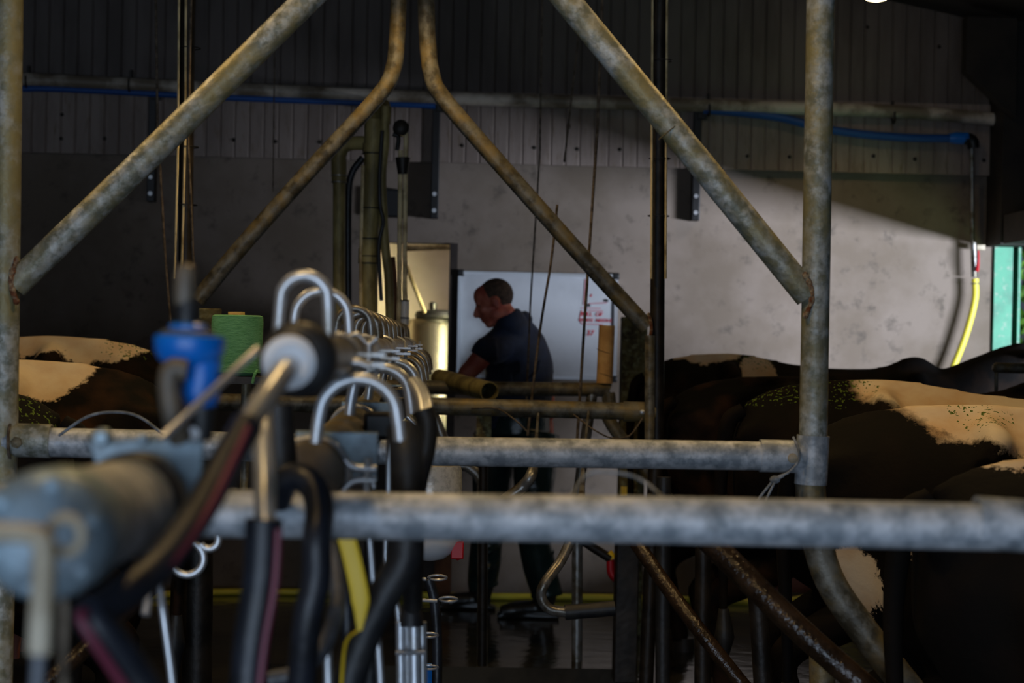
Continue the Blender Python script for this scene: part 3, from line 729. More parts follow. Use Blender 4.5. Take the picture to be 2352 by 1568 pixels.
# ------------------------------------------------------------------ milking pipework down the middle
XA, ZA = at(105, 1228, 1.45).x - .002, at(105, 1228, 1.45).z
FA, BA = at(105, 1228, 1.45), at(306, 1158, 1.92)
AX = (BA - FA).normalized()
va = thing('vacuum_line', 'big blurred grey pipe end with bolted cap at the lower left foreground', 'pipe', (XA, 1.5, ZA - .06))
MB().lathe([(.0455, .0), (.0455, .40)], FA + AX * .07, AX, 40).build('pipe', M['galvanised'], va)
MB().lathe([(.030, -.022), (.044, -.014), (.050, .0), (.050, .075), (.0465, .085)], FA, AX, 40).build('end_cap', M['pale_bracket'], va)
MB().lathe([(.047, .0), (.052, .01), (.052, .06), (.046, .07)], FA + AX * .43, AX, 40).build('rubber_ring', M['black_rubber'], va)
for a in range(6):
    MB().lathe([(.007, 0), (.007, -.008), (.003, -.01)], FA - AX * .012 + Vector((math.cos(R(60 * a + 20)) * .038, 0, math.sin(R(60 * a + 20)) * .038)), AX, 10).build('bolt', M['pale_bracket'], va)
pb = thing('bracket_plate', 'pale blue-grey plate bracket above the big pipe', 'bracket', at(340, 1130, 1.98))
c = [at(205, 1012, 1.98), at(470, 1000, 1.98), at(464, 1110, 1.98), at(440, 1160, 1.98), at(250, 1110, 1.98), at(226, 1085, 1.98)]
MB().prism([(p.x, p.z) for p in c], 1.975, 1.985).build('plate', M['pale_bracket'], pb, smooth=False, bevel=.002)
for (px, py, r, m) in ((236, 1004, .009, 'pale_bracket'), (330, 1008, .006, 'pale_bracket'), (447, 994, .009, 'white_plastic')):
    MB().lathe([(r, -.008), (r * 1.05, .004), (r * .7, .012)], at(px, py, 1.95), (0, -1, 0), 14).build('nut', M[m], pb)
# elbow fitting on the cap
el = thing('drain_elbow', 'beige plastic elbow and drain tube in front of the big pipe cap', 'pipe fitting', at(95, 1500, 1.36))
MB().tube([at(-40, 1222, 1.36), at(50, 1224, 1.36), at(92, 1236, 1.36), at(102, 1275, 1.36), at(96, 1400, 1.36), at(90, 1500, 1.36)], [.0075, .0075, .0085, .0085, .0085, .0085], 18, 6).build('elbow', M['beige_plastic'], el)
MB().torus(at(150, 1228, 1.375), (0.2, 1, 0), .0125, .004).build('ring', M['beige_plastic'], el)
MB().tube([at(90, 1495, 1.36), at(84, 1600, 1.36)], .005, 10).build('tube', M['grey_hose'], el)
t = MB().tube([at(140, 1330, 1.5), at(150, 1400, 1.5), at(146, 1500, 1.5), at(152, 1640, 1.5)], .0035, 10, 5).build('cord', M['rope'])
tag(t, 'tan cord hanging right of the beige drain tube', 'cord')
t = MB().tube([at(370, 1008, 1.86), at(480, 905, 1.9), at(590, 802, 2.02)], .0042, 10).build('stay_rod', M['aluminium'])
tag(t, 'thin pale rod slanting up past the blue valve to the black end cap', 'rod')

# blue regulator
DB = 1.95; kb = 4400 / DB
bl = thing('vacuum_regulator', 'bright blue plastic regulator valve standing on the big pipe', 'valve', at(455, 985, DB))
def lat(prof, cx, base_y, name, m, parent, D=DB, seg=30):
    k = 4400 / D; c = at(cx, base_y, D)
    return MB().lathe([(r / k, (base_y - y) / k) for r, y in prof], c, (0.02, 0, 1), seg).build(name, M[m], parent)
lat([(30, 935), (36, 930), (44, 905), (40, 880), (42, 850), (46, 828)], 460, 935, 'body', 'blue_plastic', bl)
lat([(50, 838), (68, 828), (80, 806), (82, 782), (80, 772), (60, 768)], 434, 838, 'flange', 'blue_plastic', bl)
lat([(64, 772), (62, 762), (44, 756)], 432, 772, 'collar', 'grey_hose', bl)
lat([(44, 762), (44, 748), (36, 742), (20, 741)], 432, 762, 'cap', 'blue_plastic', bl)
lat([(24, 745), (25, 700), (22, 690)], 428, 745, 'stem', 'black_rubber', bl)
lat([(22, 700), (25, 680), (26, 630), (20, 612), (8, 606)], 424, 700, 'knob', 'grey_brown', bl)
MB().tube([at(430, 850, DB - .03), at(396, 848, DB - .03), at(388, 890, DB - .03), at(398, 960, DB - .03), at(415, 1010, DB - .02)], .0112, 14, 6).build('side_tube', M['grey_brown'], bl)
lat([(26, 1010), (28, 960), (30, 935)], 462, 1010, 'foot', 'black_rubber', bl)

# black end with white disc, steel outlet and twin hose
DW = 2.05
wc = thing('line_end_cap', 'round black rubber end cap with white disc and steel outlet in the centre foreground', 'pipe cap', at(680, 825, DW))
c = at(684, 825, DW)
MB().lathe([(.026, -.02), (.037, -.012), (.041, .0), (.041, .045), (.036, .055)], c, (0.0, 1, 0.0), 40).build('rubber_cap', M['black_rubber'], wc)
c2 = at(664, 832, DW - .03)
MB().lathe([(.026, .012), (.029, .006), (.028, -.002), (.020, -.006), (.014, -.003)], c2, (-.12, 1, 0.05), 36).build('disc', M['white_plastic'], wc)
MB().tube([at(672, 838, DW), at(655, 850, DW - .05), at(610, 912, DW - .12), at(562, 985, DW - .17)], .0122, 20, 6).build('outlet', M['stainless'], wc)

def hose(pts, r, m, label, n=7, name='hose', seg=16):
    return tag(MB().tube([at(*p) for p in pts], r, seg, n).build(name, M[m]), label, 'hose')
th = thing('milk_hose', 'thick black hose with a purple side tube sweeping down from the steel outlet', 'hose', at(380, 1250, 1.8))
pt = [(566, 978, 1.86), (525, 1050, 1.82), (462, 1165, 1.76), (370, 1290, 1.68), (250, 1390, 1.6), (212, 1412, 1.58), (240, 1455, 1.58), (330, 1580, 1.6), (420, 1720, 1.6)]
MB().tube([at(*p) for p in pt], .0158, 18, 7).build('hose', M['black_hose'], th)
MB().tube([at(p[0] + dx, p[1] + dy, p[2] - .02) for p, (dx, dy) in zip(pt, ((2, 6), (8, 10), (10, 14), (4, 18), (-24, 8), (-26, 0), (-22, 20), (-28, 20), (-28, 20)))], .0046, 10, 7).build('side_tube', M['purple_tube'], th)
t = thing('milk_hose', 'vertical steel tube pushed into a thick black hose, left of the yellow strap', 'hose', at(600, 1568, 2.0))
MB().tube([at(604, 940, 2.15), at(604, 1000, 2.1), at(608, 1100, 2.05), at(609, 1215, 2.0)], [.010, .0125, .0125, .0115], 18, 5).build('steel_tube', M['stainless'], t)
MB().tube([at(606, 1192, 2.0), at(600, 1330, 2.0), at(578, 1480, 2.0), at(565, 1640, 2.0), at(560, 1760, 2.0)], .0195, 20, 6).build('hose', M['black_hose'], t)
MB().tube([at(640, 1215, 1.985), at(632, 1340, 1.985), at(608, 1480, 1.985), at(590, 1640, 1.985)], .0042, 10, 6).build('side_tube', M['purple_tube'], t)

# upper stainless milk line with its row of inlet bends
def lx(px, py, D): return at(px, py, D)
a, b = at(700, 835, 2.1), at(940, 793, 8.6)
ml = thing('milk_line', 'stainless milk line with a row of arched inlet bends running away to the dairy', 'pipe', ((a.x + b.x) / 2, 5, 1.38))
def on(a, b, D): t = (D - a.y) / (b.y - a.y); return a + (b - a) * t
MB().tube([a, b], .03, 22).build('pipe', M['dull_stainless'], ml)
DL = [2.55, 3.2, 4.1, 4.55, 5.0, 5.45, 5.95, 6.5, 7.1, 7.7, 8.3]
for i, D in enumerate(DL):
    p = on(a, b, D); h = (.110, .106, .092)[i] if i < 3 else .088; w = (.031, .045)[i] if i < 2 else .036
    dx = (-.034, -.052)[i] if i < 2 else -.04
    pts = [p + Vector((-w - .004 + dx, 0, .01))] + [p + Vector((dx - w * math.cos(R(q)), 0, h - w + w * math.sin(R(q)))) for q in range(0, 181, 30)] + [p + Vector((w + .004 + dx, 0, .01)), p + Vector((w + .01 + dx, -.01, -.03))]
    MB().tube(pts, .0088 if i < 3 else .0115, 14, 6).build('inlet_bend', M['stainless'] if i < 2 else M['dull_stainless'], ml)
for D in (2.7, 3.6, 4.8, 6.2, 7.6):
    p = on(a, b, D)
    MB().torus(p, (0, 1, 0), .034, .004, rs=8).build('pipe_clamp', M['stainless'], ml)
    MB().box(p + Vector((.05, 0, -.008)), (.04, .02, .006)).box(p + Vector((.05, 0, .006)), (.04, .02, .004)).tube([p + Vector((.058, 0, -.025)), p + Vector((.058, 0, .022))], .004, 8).build('clamp_ear', M['stainless'], ml)
# front wing clamp that curls right of the white disc
t = thing('wing_clamp', 'curved steel clamp ears curling right of the black end cap', 'clamp', at(830, 830, 3.0))
MB().tube([at(752, 770, 3.0), at(775, 782, 3.0), at(800, 815, 3.0), at(838, 835, 3.0), at(850, 812, 3.0)], .0065, 12, 6).build('ear', M['stainless'], t)
MB().tube([at(790, 778, 3.0), at(820, 768, 3.0), at(845, 790, 3.0), at(866, 776, 3.0)], .005, 12, 6).build('ear', M['stainless'], t)
MB().tube([at(765, 870, 2.6), at(785, 846, 2.6), at(815, 832, 2.6), at(848, 842, 2.6)], .0065, 12, 6).build('ear', M['stainless'], t)
MB().tube([at(847, 848, 3.0), at(847, 792, 3.0)], .006, 10).build('bolt', M['stainless'], t)

# lower pulse line with saddle clamps and outlet bends on the right
a2, b2 = at(716, 1086, 2.72), at(936, 862, 8.6)
pl = thing('pulse_line', 'brown-grey lower line with saddle clamps below the arched bends', 'pipe', ((a2.x + b2.x) / 2, 5, 1.2))
MB().tube([a2, b2], .045, 26).build('pipe', M['dirty_galvanised'], pl)
MB().lathe([(.030, -.012), (.045, -.006), (.047, .0), (.047, .03), (.045, .035)], a2, (0, 1, 0), 30).build('end_cap', M['grey_brown'], pl)
for i, D in enumerate((2.745, 3.9, 5.2, 6.6, 8.0)):
    p = on(a2, b2, D)
    MB().torus(p, (0, 1, 0), .049, .005, rs=8).build('saddle_clamp', M['stainless'], pl)
    MB().tube([p + Vector((.045, -.005, .018)), p + Vector((.058, -.005, .008)), p + Vector((.09, -.005, .006))], .005, 10, 4).tube([p + Vector((.04, -.005, -.03)), p + Vector((.058, -.005, -.012)), p + Vector((.09, -.005, -.010))], .005, 10, 4).tube([p + Vector((.078, -.005, .02)), p + Vector((.078, -.005, -.03))], .005, 8).build('clamp_ear', M['stainless'], pl)
    MB().box(p + Vector((.03, .06, .02)), (.12, .008, .07)).build('bracket_plate', M['pale_bracket'], pl, smooth=False, bevel=.002)
for i, D in enumerate((2.55, 3.45, 4.3, 5.2, 6.1, 7.0, 7.9)):
    q = on(Vector((-.160, 2.55, 1.32)), Vector((-.150, 8, 1.33)), D); r_ = .0085 if i < 1 else .0105
    pts = [q + Vector((-.004, 0, -.01))] + [q + Vector((.052 - .052 * math.cos(R(a_)), 0, .024 + .052 * math.sin(R(a_)))) for a_ in range(0, 181, 30)] + [q + Vector((.108, 0, -.005))]
    MB().tube(pts, r_, 16, 6).build('outlet_bend', M['stainless'] if i < 3 else M['dull_stainless'], pl)
    if i: MB().box(q + Vector((.05, .05, -.03)), (.06, .05, .05)).build('pulsator_base', M['black_plastic'], pl, smooth=False, bevel=.008)

# hanging hoses
hose([(925, 985, 2.58), (932, 1040, 2.56), (936, 1120, 2.55), (934, 1230, 2.55), (925, 1290, 2.55), (880, 1370, 2.55), (840, 1450, 2.55), (800, 1568, 2.55), (780, 1700, 2.55)], .0228, 'black_rubber', 'thick black rubber hose dropping from the big arched bend and slanting left')
hose([(972, 940, 3.1), (982, 975, 3.1), (975, 1040, 3.1), (955, 1130, 3.1), (950, 1300, 3.2), (948, 1390, 3.3)], .017, 'black_rubber', 'black rubber hose behind the thick one, feeding the hanging teat cups')
t = MB().tube([at(952, 880, 3.3), at(966, 900, 3.25), at(976, 930, 3.2), at(980, 975, 3.15)], .013, 14, 5).build('steel_bend', M['stainless']); tag(t, 'bright steel bend on top of the second black rubber hose', 'pipe')
hose([(636, 1150, 2.36), (655, 1106, 2.34), (690, 1096, 2.33), (722, 1122, 2.32), (734, 1175, 2.30), (728, 1240, 2.28), (726, 1330, 2.28), (705, 1430, 2.28), (690, 1600, 2.3)], .0175, 'black_hose', 'dark blue-black hose arching over and hanging just left of the yellow strap')
hose([(735, 1200, 2.6), (765, 1290, 2.55), (775, 1390, 2.5), (740, 1490, 2.45), (680, 1545, 2.4), (620, 1562, 2.4)], .011, 'grey_hose', 'grey hose looping round to the left at the bottom centre')
hose([(760, 1230, 2.9), (790, 1330, 2.9), (800, 1450, 2.9), (805, 1620, 2.9)], .012, 'black_hose', 'black hose hanging behind the yellow strap')
hose([(700, 1000, 2.9), (696, 1110, 2.9)], .008, 'white_plastic', 'short pale tube dropping from the milk line behind the black end cap', n=1)
hose([(640, 930, 2.6), (648, 1050, 2.6), (660, 1180, 2.6)], .02, 'black_rubber', 'black rubber hose behind the upright steel tube')
hose([(915, 1240, 3.0), (905, 1330, 3.0), (860, 1440, 3.0), (850, 1530, 3.0), (850, 1700, 3.0)], .017, 'black_rubber', 'black rubber hose hanging between the yellow strap and the teat cups')
ys = thing('yellow_strap', 'flat yellow strap hanging in the middle below the closest rail', 'strap', at(815, 1450, 2.5))
P = [at(775, 1180, 2.5), at(797, 1240, 2.5), at(815, 1310, 2.5), at(828, 1380, 2.5), at(826, 1448, 2.5)]
MB().tube(P, [.0115, .0115, .0115, .0115, .003], 12, 5, flat=.16, flataxis=(0, 1, 0)).build('strap_band', M['yellow_plastic'], ys)
MB().tube([at(826, 1445, 2.51), at(795, 1475, 2.52), at(785, 1568, 2.52), at(783, 1640, 2.52)], .0035, 8, 4, flat=.5).build('strap_tail', M['yellow_plastic'], ys)
def rod(pts, r, m, label, cat='rod'):
    return tag(MB().tube([at(*p) for p in pts], r, 10, 3).build('hanging_rod', M[m]), label, cat)
rod([(352, 1168, 2.45), (366, 1330, 2.6), (374, 1400, 2.6), (396, 1568, 2.6), (404, 1700, 2.6)], .0055, 'aluminium', 'pale grey rod hanging at the lower left below the chrome ring')
rod([(368, 1220, 2.45), (334, 1412, 2.4)], .006, 'aluminium', 'short pale rod beside the chrome ring at the lower left')
rod([(834, 1060, 2.9), (850, 1240, 2.9), (858, 1350, 2.9)], .0045, 'stainless', 'thin steel rod hanging right of the yellow strap')
rod([(845, 1068, 3.0), (860, 1120, 3.0)], .004, 'stainless', 'short thin steel pin under the saddle clamp')
rod([(893, 1010, 3.2), (892, 1300, 3.2)], .005, 'stainless', 'thin steel rod hanging left of the black hoses')
rod([(886, 1240, 3.6), (885, 1306, 3.6)], .005, 'stainless', 'short steel rod beside the teat cup hose')
rod([(905, 1350, 3.4), (918, 1440, 3.4), (925, 1640, 3.4)], .006, 'stainless', 'steel rod left of the teat cups')
rod([(865, 1430, 2.9), (874, 1560, 2.9), (876, 1680, 2.9)], .006, 'aluminium', 'pale rod at the bottom centre between the black hoses')
rod([(752, 1480, 2.5), (756, 1640, 2.5)], .006, 'aluminium', 'pale rod at the bottom left of the yellow strap tail')
for (x, y, rr, a0, a1, lab) in ((430, 1282, 38, -75, 110, 'chrome half ring hanging at the left below the closest rail'), (480, 1238, 22, -90, 90, 'small chrome ring right of the half ring')):
    t = MB()
    pts = [at(x + rr * math.cos(R(q)), y - rr * math.sin(R(q)), 3.3) for q in range(-150, 75, 12)]
    t.tube(pts, .0062, 10)
    tag(t.build('chrome_ring', M['stainless']), lab, 'ring')
# teat cups
def cups(px, py, D, label):
    k = 4400 / D
    t = thing('teat_cup_cluster', label, 'milking cluster', at(px, py + 170, D))
    for j, dx in enumerate((-25, -11, 6, 24)):
        dy = .02 * (j % 2)
        a, b = at(px + dx, py, D + dy), at(px + dx + 2, py + 190, D + dy)
        MB().tube([a, b], .0085 if j != 2 else .012, 14).build('teat_cup', M['stainless'], t)
    MB().tube([at(px, py - 60, D), at(px, py - 10, D), at(px, py + 8, D)], [.012, .02, .022], 16, 3).build('rubber_top', M['black_rubber'], t)
    MB().tube([at(px - 36, py + 72, D - .02), at(px + 32, py + 70, D - .02)], .004, 8).build('tie_bar', M['aluminium'], t)
cups(945, 1428, 3.35, 'cluster of four steel teat cups hanging at the bottom centre')
cups(905, 1560, 2.9, 'second teat cup cluster low at the bottom edge beside the first') if 0 else None
# recorder jar
DJ = 6.0; kj = 4400 / DJ
jar = thing('milk_jar', 'upright cloudy milk recorder jar with rounded ends behind the near rail', 'jar', at(1003, 1288, DJ))
prof = [(2, 1288), (28, 1284), (52, 1268), (68, 1246), (72, 1220), (58, 1200)]
jc = at(985, 1288, DJ)
MB().lathe([(r / kj, (1288 - y) / kj) for r, y in [(4, 1288), (34, 1282), (62, 1262), (74, 1236), (76, 1200), (75, 1160)]], jc, (0, 0, 1), 40).build('bowl', M['white_plastic'], jar)
MB().lathe([(r / kj, (1288 - y) / kj) for r, y in [(75, 1160), (74, 1150), (72, 1080), (68, 1068), (50, 1062)]], jc, (0, 0, 1), 40).build('cylinder', M['clear_plastic'], jar)
MB().tube([at(985, 1066, DJ), at(985, 1010, DJ), on(a2, b2, DJ)], .01, 10).build('hanger', M['stainless'], jar)
MB().box(at(1050, 1262, DJ - .03), (.04, .04, .055)).tube([at(1038, 1240, DJ), at(1055, 1285, DJ)], .01, 8).build('clip', M['red_plastic'], jar, bevel=.006)
t = MB().span(at(998, 1300, 10.6).x, at(1036, 1300, 10.6).x, 10.5, 10.68, 0.0, .30).build('carton', M['brown_card'], smooth=False, bevel=.003)
tag(t, 'tall brown box on the floor at the wall foot, seen below the milk jar', 'box')
for (x, y, lab) in ((1005, 1326, 'small wire clip under the milk jar beside the brown box'), (1030, 1376, 'wire clip hook in front of the mans left boot'), (985, 1458, 'small wire clip beside the teat cups'), (985, 1532, 'wire handle clip over the blue bucket')):
    t = MB().torus(at(x, y, 4.6), (0, .4, 1), .022, .0026, rs=8).tube([at(x - 26, y + 4, 4.6), at(x - 60, y + 2, 4.6)], .004, 8)
    tag(t.build('wire_clip', M['stainless']), lab, 'clip')
t = MB().tube([at(985, 1330, 4.8), at(998, 1380, 4.8), at(1004, 1480, 4.8), at(1003, 1640, 4.8)], .013, 12, 5).build('hose', M['black_hose']); tag(t, 'slim black hose hanging right of the teat cups', 'hose')
bk = thing('bucket', 'blue bucket at the bottom centre behind the teat cups', 'bucket', at(985, 1640, 5.2))
c = at(978, 1640, 5.2)
MB().lathe([(.03, 0), (.036, .13), (.039, .132), (.034, .128), (.028, .005)], c, (0, 0, 1), 26, closed=False).build('shell', M['blue_plastic'], bk)
MB().lathe([(.001, .004), (.03, .004)], c, (0, 0, 1), 26).build('base', M['blue_plastic'], bk)
# red coupling hidden among the clamps
t = MB().tube([at(790, 858, 3.4), at(835, 862, 3.5)], .014, 12).build('red_coupling', M['red_plastic']); tag(t, 'dark red rubber coupling under the curled clamp', 'coupling')
# ------------------------------------------------------------------ cows
def coat(name, white, green=(), brown=.35):
    m = bpy.data.materials.new(name); m.use_nodes = True; nt = m.node_tree; N = nt.nodes; L = nt.links
    p = N['Principled BSDF']; p.inputs['Roughness'].default_value = .8; p.inputs['Sheen Weight'].default_value = .0
    p.inputs['Specular IOR Level'].default_value = .12
    tc = N.new('ShaderNodeTexCoord'); nz = N.new('ShaderNodeTexNoise'); nz.inputs['Scale'].default_value = 9; nz.inputs['Detail'].default_value = 8; nz.inputs['Roughness'].default_value = .7
    L.new(tc.outputs['Object'], nz.inputs['Vector'])
    sb = N.new('ShaderNodeVectorMath'); sb.operation = 'SUBTRACT'; sb.inputs[1].default_value = (.5, .5, .5); L.new(nz.outputs['Color'], sb.inputs[0])
    sc = N.new('ShaderNodeVectorMath'); sc.operation = 'SCALE'; sc.inputs['Scale'].default_value = .16; L.new(sb.outputs[0], sc.inputs[0])
    ad = N.new('ShaderNodeVectorMath'); ad.operation = 'ADD'; L.new(tc.outputs['Object'], ad.inputs[0]); L.new(sc.outputs[0], ad.inputs[1])
    def mask(plist):
        acc = None
        for c, r in plist:
            s1 = N.new('ShaderNodeVectorMath'); s1.operation = 'SUBTRACT'; s1.inputs[1].default_value = c; L.new(ad.outputs[0], s1.inputs[0])
            s2 = N.new('ShaderNodeVectorMath'); s2.operation = 'DIVIDE'; s2.inputs[1].default_value = r; L.new(s1.outputs[0], s2.inputs[0])
            s3 = N.new('ShaderNodeVectorMath'); s3.operation = 'LENGTH'; L.new(s2.outputs[0], s3.inputs[0])
            mr = N.new('ShaderNodeMapRange'); mr.inputs['From Min'].default_value = .96; mr.inputs['From Max'].default_value = 1.04; mr.inputs['To Min'].default_value = 1; mr.inputs['To Max'].default_value = 0
            L.new(s3.outputs['Value'], mr.inputs['Value'])
            if acc is None: acc = mr.outputs[0]
            else:
                mx = N.new('ShaderNodeMath'); mx.operation = 'MAXIMUM'; L.new(acc, mx.inputs[0]); L.new(mr.outputs[0], mx.inputs[1]); acc = mx.outputs[0]
        return acc
    # dark coat with rusty dirty areas
    n2 = N.new('ShaderNodeTexNoise'); n2.inputs['Scale'].default_value = 6; n2.inputs['Detail'].default_value = 7; L.new(tc.outputs['Object'], n2.inputs['Vector'])
    cr = N.new('ShaderNodeValToRGB'); cr.color_ramp.elements[0].position = .45; cr.color_ramp.elements[1].position = .68
    cr.color_ramp.elements[0].color = srgb(14, 12, 11); cr.color_ramp.elements[1].color = srgb(14 + 50 * brown, 12 + 30 * brown, 11 + 16 * brown); L.new(n2.outputs['Fac'], cr.inputs[0])
    w2 = N.new('ShaderNodeValToRGB'); w2.color_ramp.elements[0].position = .3; w2.color_ramp.elements[1].position = .6
    w2.color_ramp.elements[0].color = srgb(214, 176, 132); w2.color_ramp.elements[1].color = srgb(236, 218, 190); L.new(n2.outputs['Fac'], w2.inputs[0])
    mx = N.new('ShaderNodeMix'); mx.data_type = 'RGBA'; L.new(mask(white), mx.inputs[0]); L.new(cr.outputs[0], mx.inputs[6]); L.new(w2.outputs[0], mx.inputs[7]); cur = mx.outputs[2]
    if green:
        n3 = N.new('ShaderNodeTexNoise'); n3.inputs['Scale'].default_value = 85; n3.inputs['Detail'].default_value = 3; L.new(tc.outputs['Object'], n3.inputs['Vector'])
        gt = N.new('ShaderNodeMath'); gt.operation = 'GREATER_THAN'; gt.inputs[1].default_value = .6; L.new(n3.outputs['Fac'], gt.inputs[0])
        ml_ = N.new('ShaderNodeMath'); ml_.operation = 'MULTIPLY'; L.new(gt.outputs[0], ml_.inputs[0]); L.new(mask(green), ml_.inputs[1])
        m3 = N.new('ShaderNodeMix'); m3.data_type = 'RGBA'; L.new(ml_.outputs[0], m3.inputs[0]); L.new(cur, m3.inputs[6]); m3.inputs[7].default_value = srgb(84, 104, 40); cur = m3.outputs[2]
    L.new(cur, p.inputs['Base Color'])
    b = N.new('ShaderNodeBump'); b.inputs['Strength'].default_value = .35; b.inputs['Distance'].default_value = .004
    n4 = N.new('ShaderNodeTexNoise'); n4.inputs['Scale'].default_value = 60; n4.inputs['Detail'].default_value = 6; L.new(tc.outputs['Object'], n4.inputs['Vector'])
    L.new(n4.outputs['Fac'], b.inputs['Height']); L.new(b.outputs[0], p.inputs['Normal'])
    return m
mat('udder_skin', srgb(176, 112, 92), .6, 0, srgb(140, 84, 70), 6, .5)
mat('hoof', srgb(50, 42, 34), .6)

def loft(b, st, seg=28):
    """st: (x, zc, ry, rz) stations; squarish ellipse rings"""
    base = len(b.v)
    for (x, zc, ry, rz) in st:
        for k in range(seg):
            a = 2 * math.pi * k / seg; c, s_ = math.cos(a), math.sin(a)
            e = .86
            yy = math.copysign(abs(c) ** e, c) * ry; zz = math.copysign(abs(s_) ** e, s_) * rz
            if zz > 0: yy *= 1 - .34 * (zz / rz) ** 2
            b.v.append(Vector((x, yy, zc + zz)))
    for i in range(len(st) - 1):
        for k in range(seg):
            k2 = (k + 1) % seg
            b.f.append([base + i * seg + k, base + i * seg + k2, base + (i + 1) * seg + k2, base + (i + 1) * seg + k])
    b.f.append([base + k for k in reversed(range(seg))]); b.f.append([base + (len(st) - 1) * seg + k for k in range(seg)])

def cow_body():
    b = MB()
    loft(b, [(-.03, 1.08, .10, .13), (.04, 1.07, .17, .24), (.16, 1.02, .235, .335), (.34, .965, .265, .395), (.5, .94, .285, .425), (.72, .905, .32, .43), (1.0, .88, .36, .44),
             (1.25, .885, .35, .43), (1.45, .91, .29, .43), (1.6, .92, .24, .40), (1.74, .92, .17, .30), (1.8, .92, .1, .18)])
    b.tube([(.0, 0, 1.27), (.15, 0, 1.335), (.5, 0, 1.36), (.9, 0, 1.31), (1.3, 0, 1.31), (1.5, 0, 1.355), (1.62, 0, 1.30)], [.03, .035, .04, .035, .035, .05, .05], 12, 5)
    for s in (-1, 1):
        b.tube([(.5, 0, 1.32), (.46, .10 * s, 1.325), (.47, .195 * s, 1.285), (.44, .225 * s, 1.22)], [.045, .04, .045, .035], 12, 4)       # hip (hook) bones
        b.tube([(.30, .1 * s, 1.24), (.03, .115 * s, 1.20), (-.02, .12 * s, 1.15)], [.05, .05, .03], 10, 3)                          # pin bones
        b.tube([(.30, .19 * s, 1.08), (.33, .215 * s, .85), (.42, .225 * s, .66), (.36, .215 * s, .57), (.17, .205 * s, .46), (.13, .20 * s, .40), (.18, .20 * s, .22), (.20, .20 * s, .12), (.22, .20 * s, .04)],
               [.17, .17, .115, .085, .062, .048, .040, .048, .055], 18, 4)                                                           # hind leg with hock
        b.tube([(1.48, .16 * s, 1.05), (1.50, .19 * s, .82), (1.44, .185 * s, .64), (1.46, .17 * s, .40), (1.45, .17 * s, .34), (1.45, .17 * s, .18), (1.46, .17 * s, .10), (1.48, .17 * s, .04)],
               [.15, .13, .085, .056, .045, .038, .046, .055], 18, 4)                                                                 # front leg
        b.tube([(1.47, .12 * s, 1.32), (1.52, .2 * s, 1.0)], [.06, .09], 12)
        b.tube([(2.12, .07 * s, 1.42), (2.08, .17 * s, 1.43), (2.06, .27 * s, 1.40)], [.022, .045, .015], 12, 4, flat=.45)              # ear
    b.tube([(1.45, 0, 1.08), (1.7, 0, 1.16), (1.95, 0, 1.30), (2.1, 0, 1.36)], [.27, .19, .135, .12], 20, 4)                          # neck
    b.tube([(1.6, 0, .95), (1.8, 0, .93), (1.95, 0, 1.12)], [.09, .06, .05], 12, 4)                                                    # dewlap
    b.tube([(2.06, 0, 1.38), (2.16, 0, 1.35), (2.30, 0, 1.25), (2.44, 0, 1.13), (2.54, 0, 1.06)], [.10, .115, .095, .075, .068], 20, 4)     # head
    b.ell((2.56, 0, 1.05), .055, .075, .055)
    return b
body0 = cow_body().build('cow_body', M['hoof'], remesh=.021, sm=9, origin=(0, 0, 0))
BODY_ME = body0.data; COL.objects.unlink(body0); bpy.data.objects.remove(body0)
def small(build, name):
    o = build.build(name, M['hoof'], origin=(0, 0, 0)); me = o.data; COL.objects.unlink(o); bpy.data.objects.remove(o); me.materials.clear(); return me
ub = MB().ell((.52, 0, .62), .19, .15, .17)
for sx in (.45, .58):
    for sy in (-.07, .07): ub.tube([(sx, sy, .52), (sx, sy, .41)], [.02, .012], 10)
UD = small(ub, 'udder')
TL = small(MB().tube([(.0, 0, 1.27), (-.055, 0, 1.22), (-.075, .01, 1.0), (-.06, .02, .7), (-.055, .02, .5)], [.03, .03, .022, .016, .013], 10, 5), 'tail')
TS = small(MB().tube([(-.055, .02, .55), (-.05, .02, .45), (-.055, .02, .33)], [.018, .036, .008], 10, 4), 'switch')
HF = []
for (x, y) in ((.235, .20), (.235, -.20), (1.49, .17), (1.49, -.17)):
    HF.append(small(MB().lathe([(.062, 0), (.060, .02), (.05, .06)], (x, y, 0), (0, 0, 1), 16), 'hoof'))
EY = [small(MB().ell((2.235, .092 * s, 1.335), .02, .012, .02, u=12, w=8), 'eye') for s in (-1, 1)]
def cow(base, heading, sc, sz, white, green, label, brown=.35, sx=1):
    t = thing('cow', label, 'cow', (base[0], base[1], 0))
    t.rotation_euler = (0, 0, R(heading)); t.scale = (sc * sx, sc, sz)
    cm = coat('cow_coat', white, green, brown)
    def part(name, me, m, parent=t):
        me = me.copy(); me.materials.clear(); me.materials.append(m)
        o = bpy.data.objects.new(name, me); COL.objects.link(o); o.parent = parent; return o
    part('body', BODY_ME, cm); part('udder', UD, M['udder_skin'])
    tl = part('tail', TL, cm); part('tail_switch', TS, M['black_rubber'], tl)
    for h in HF: part('hoof', h, M['hoof'])
    for e in EY: part('eye', e, M['black_plastic'])
    return t
cow((.99, 9.28), -3, 1.0, 1.015, [((.33, .05, 1.42), (.22, .22, .10)), ((.62, -.1, 1.30), (.10, .12, .12))], [((.62, -.1, 1.38), (.12, .2, .06))],
    'farthest cow on the right, dark with a tan patch on its rump', .5, .87)
cow((.98, 7.95), -3, 1.0, .955, [((2.3, 0, 1.3), (.1, .3, .1))], [], 'second farthest cow on the right, plain brown-black rump below the tan patch', .8)
cow((1.06, 6.65), -4, 1.0, .965, [((1.15, 0, 1.36), (.78, .5, .17)), ((1.3, -.3, 1.1), (.4, .3, .2))], [((.18, 0, 1.36), (.3, .25, .07))],
    'third cow on the right, black rump flecked with green and a long white back', .3)
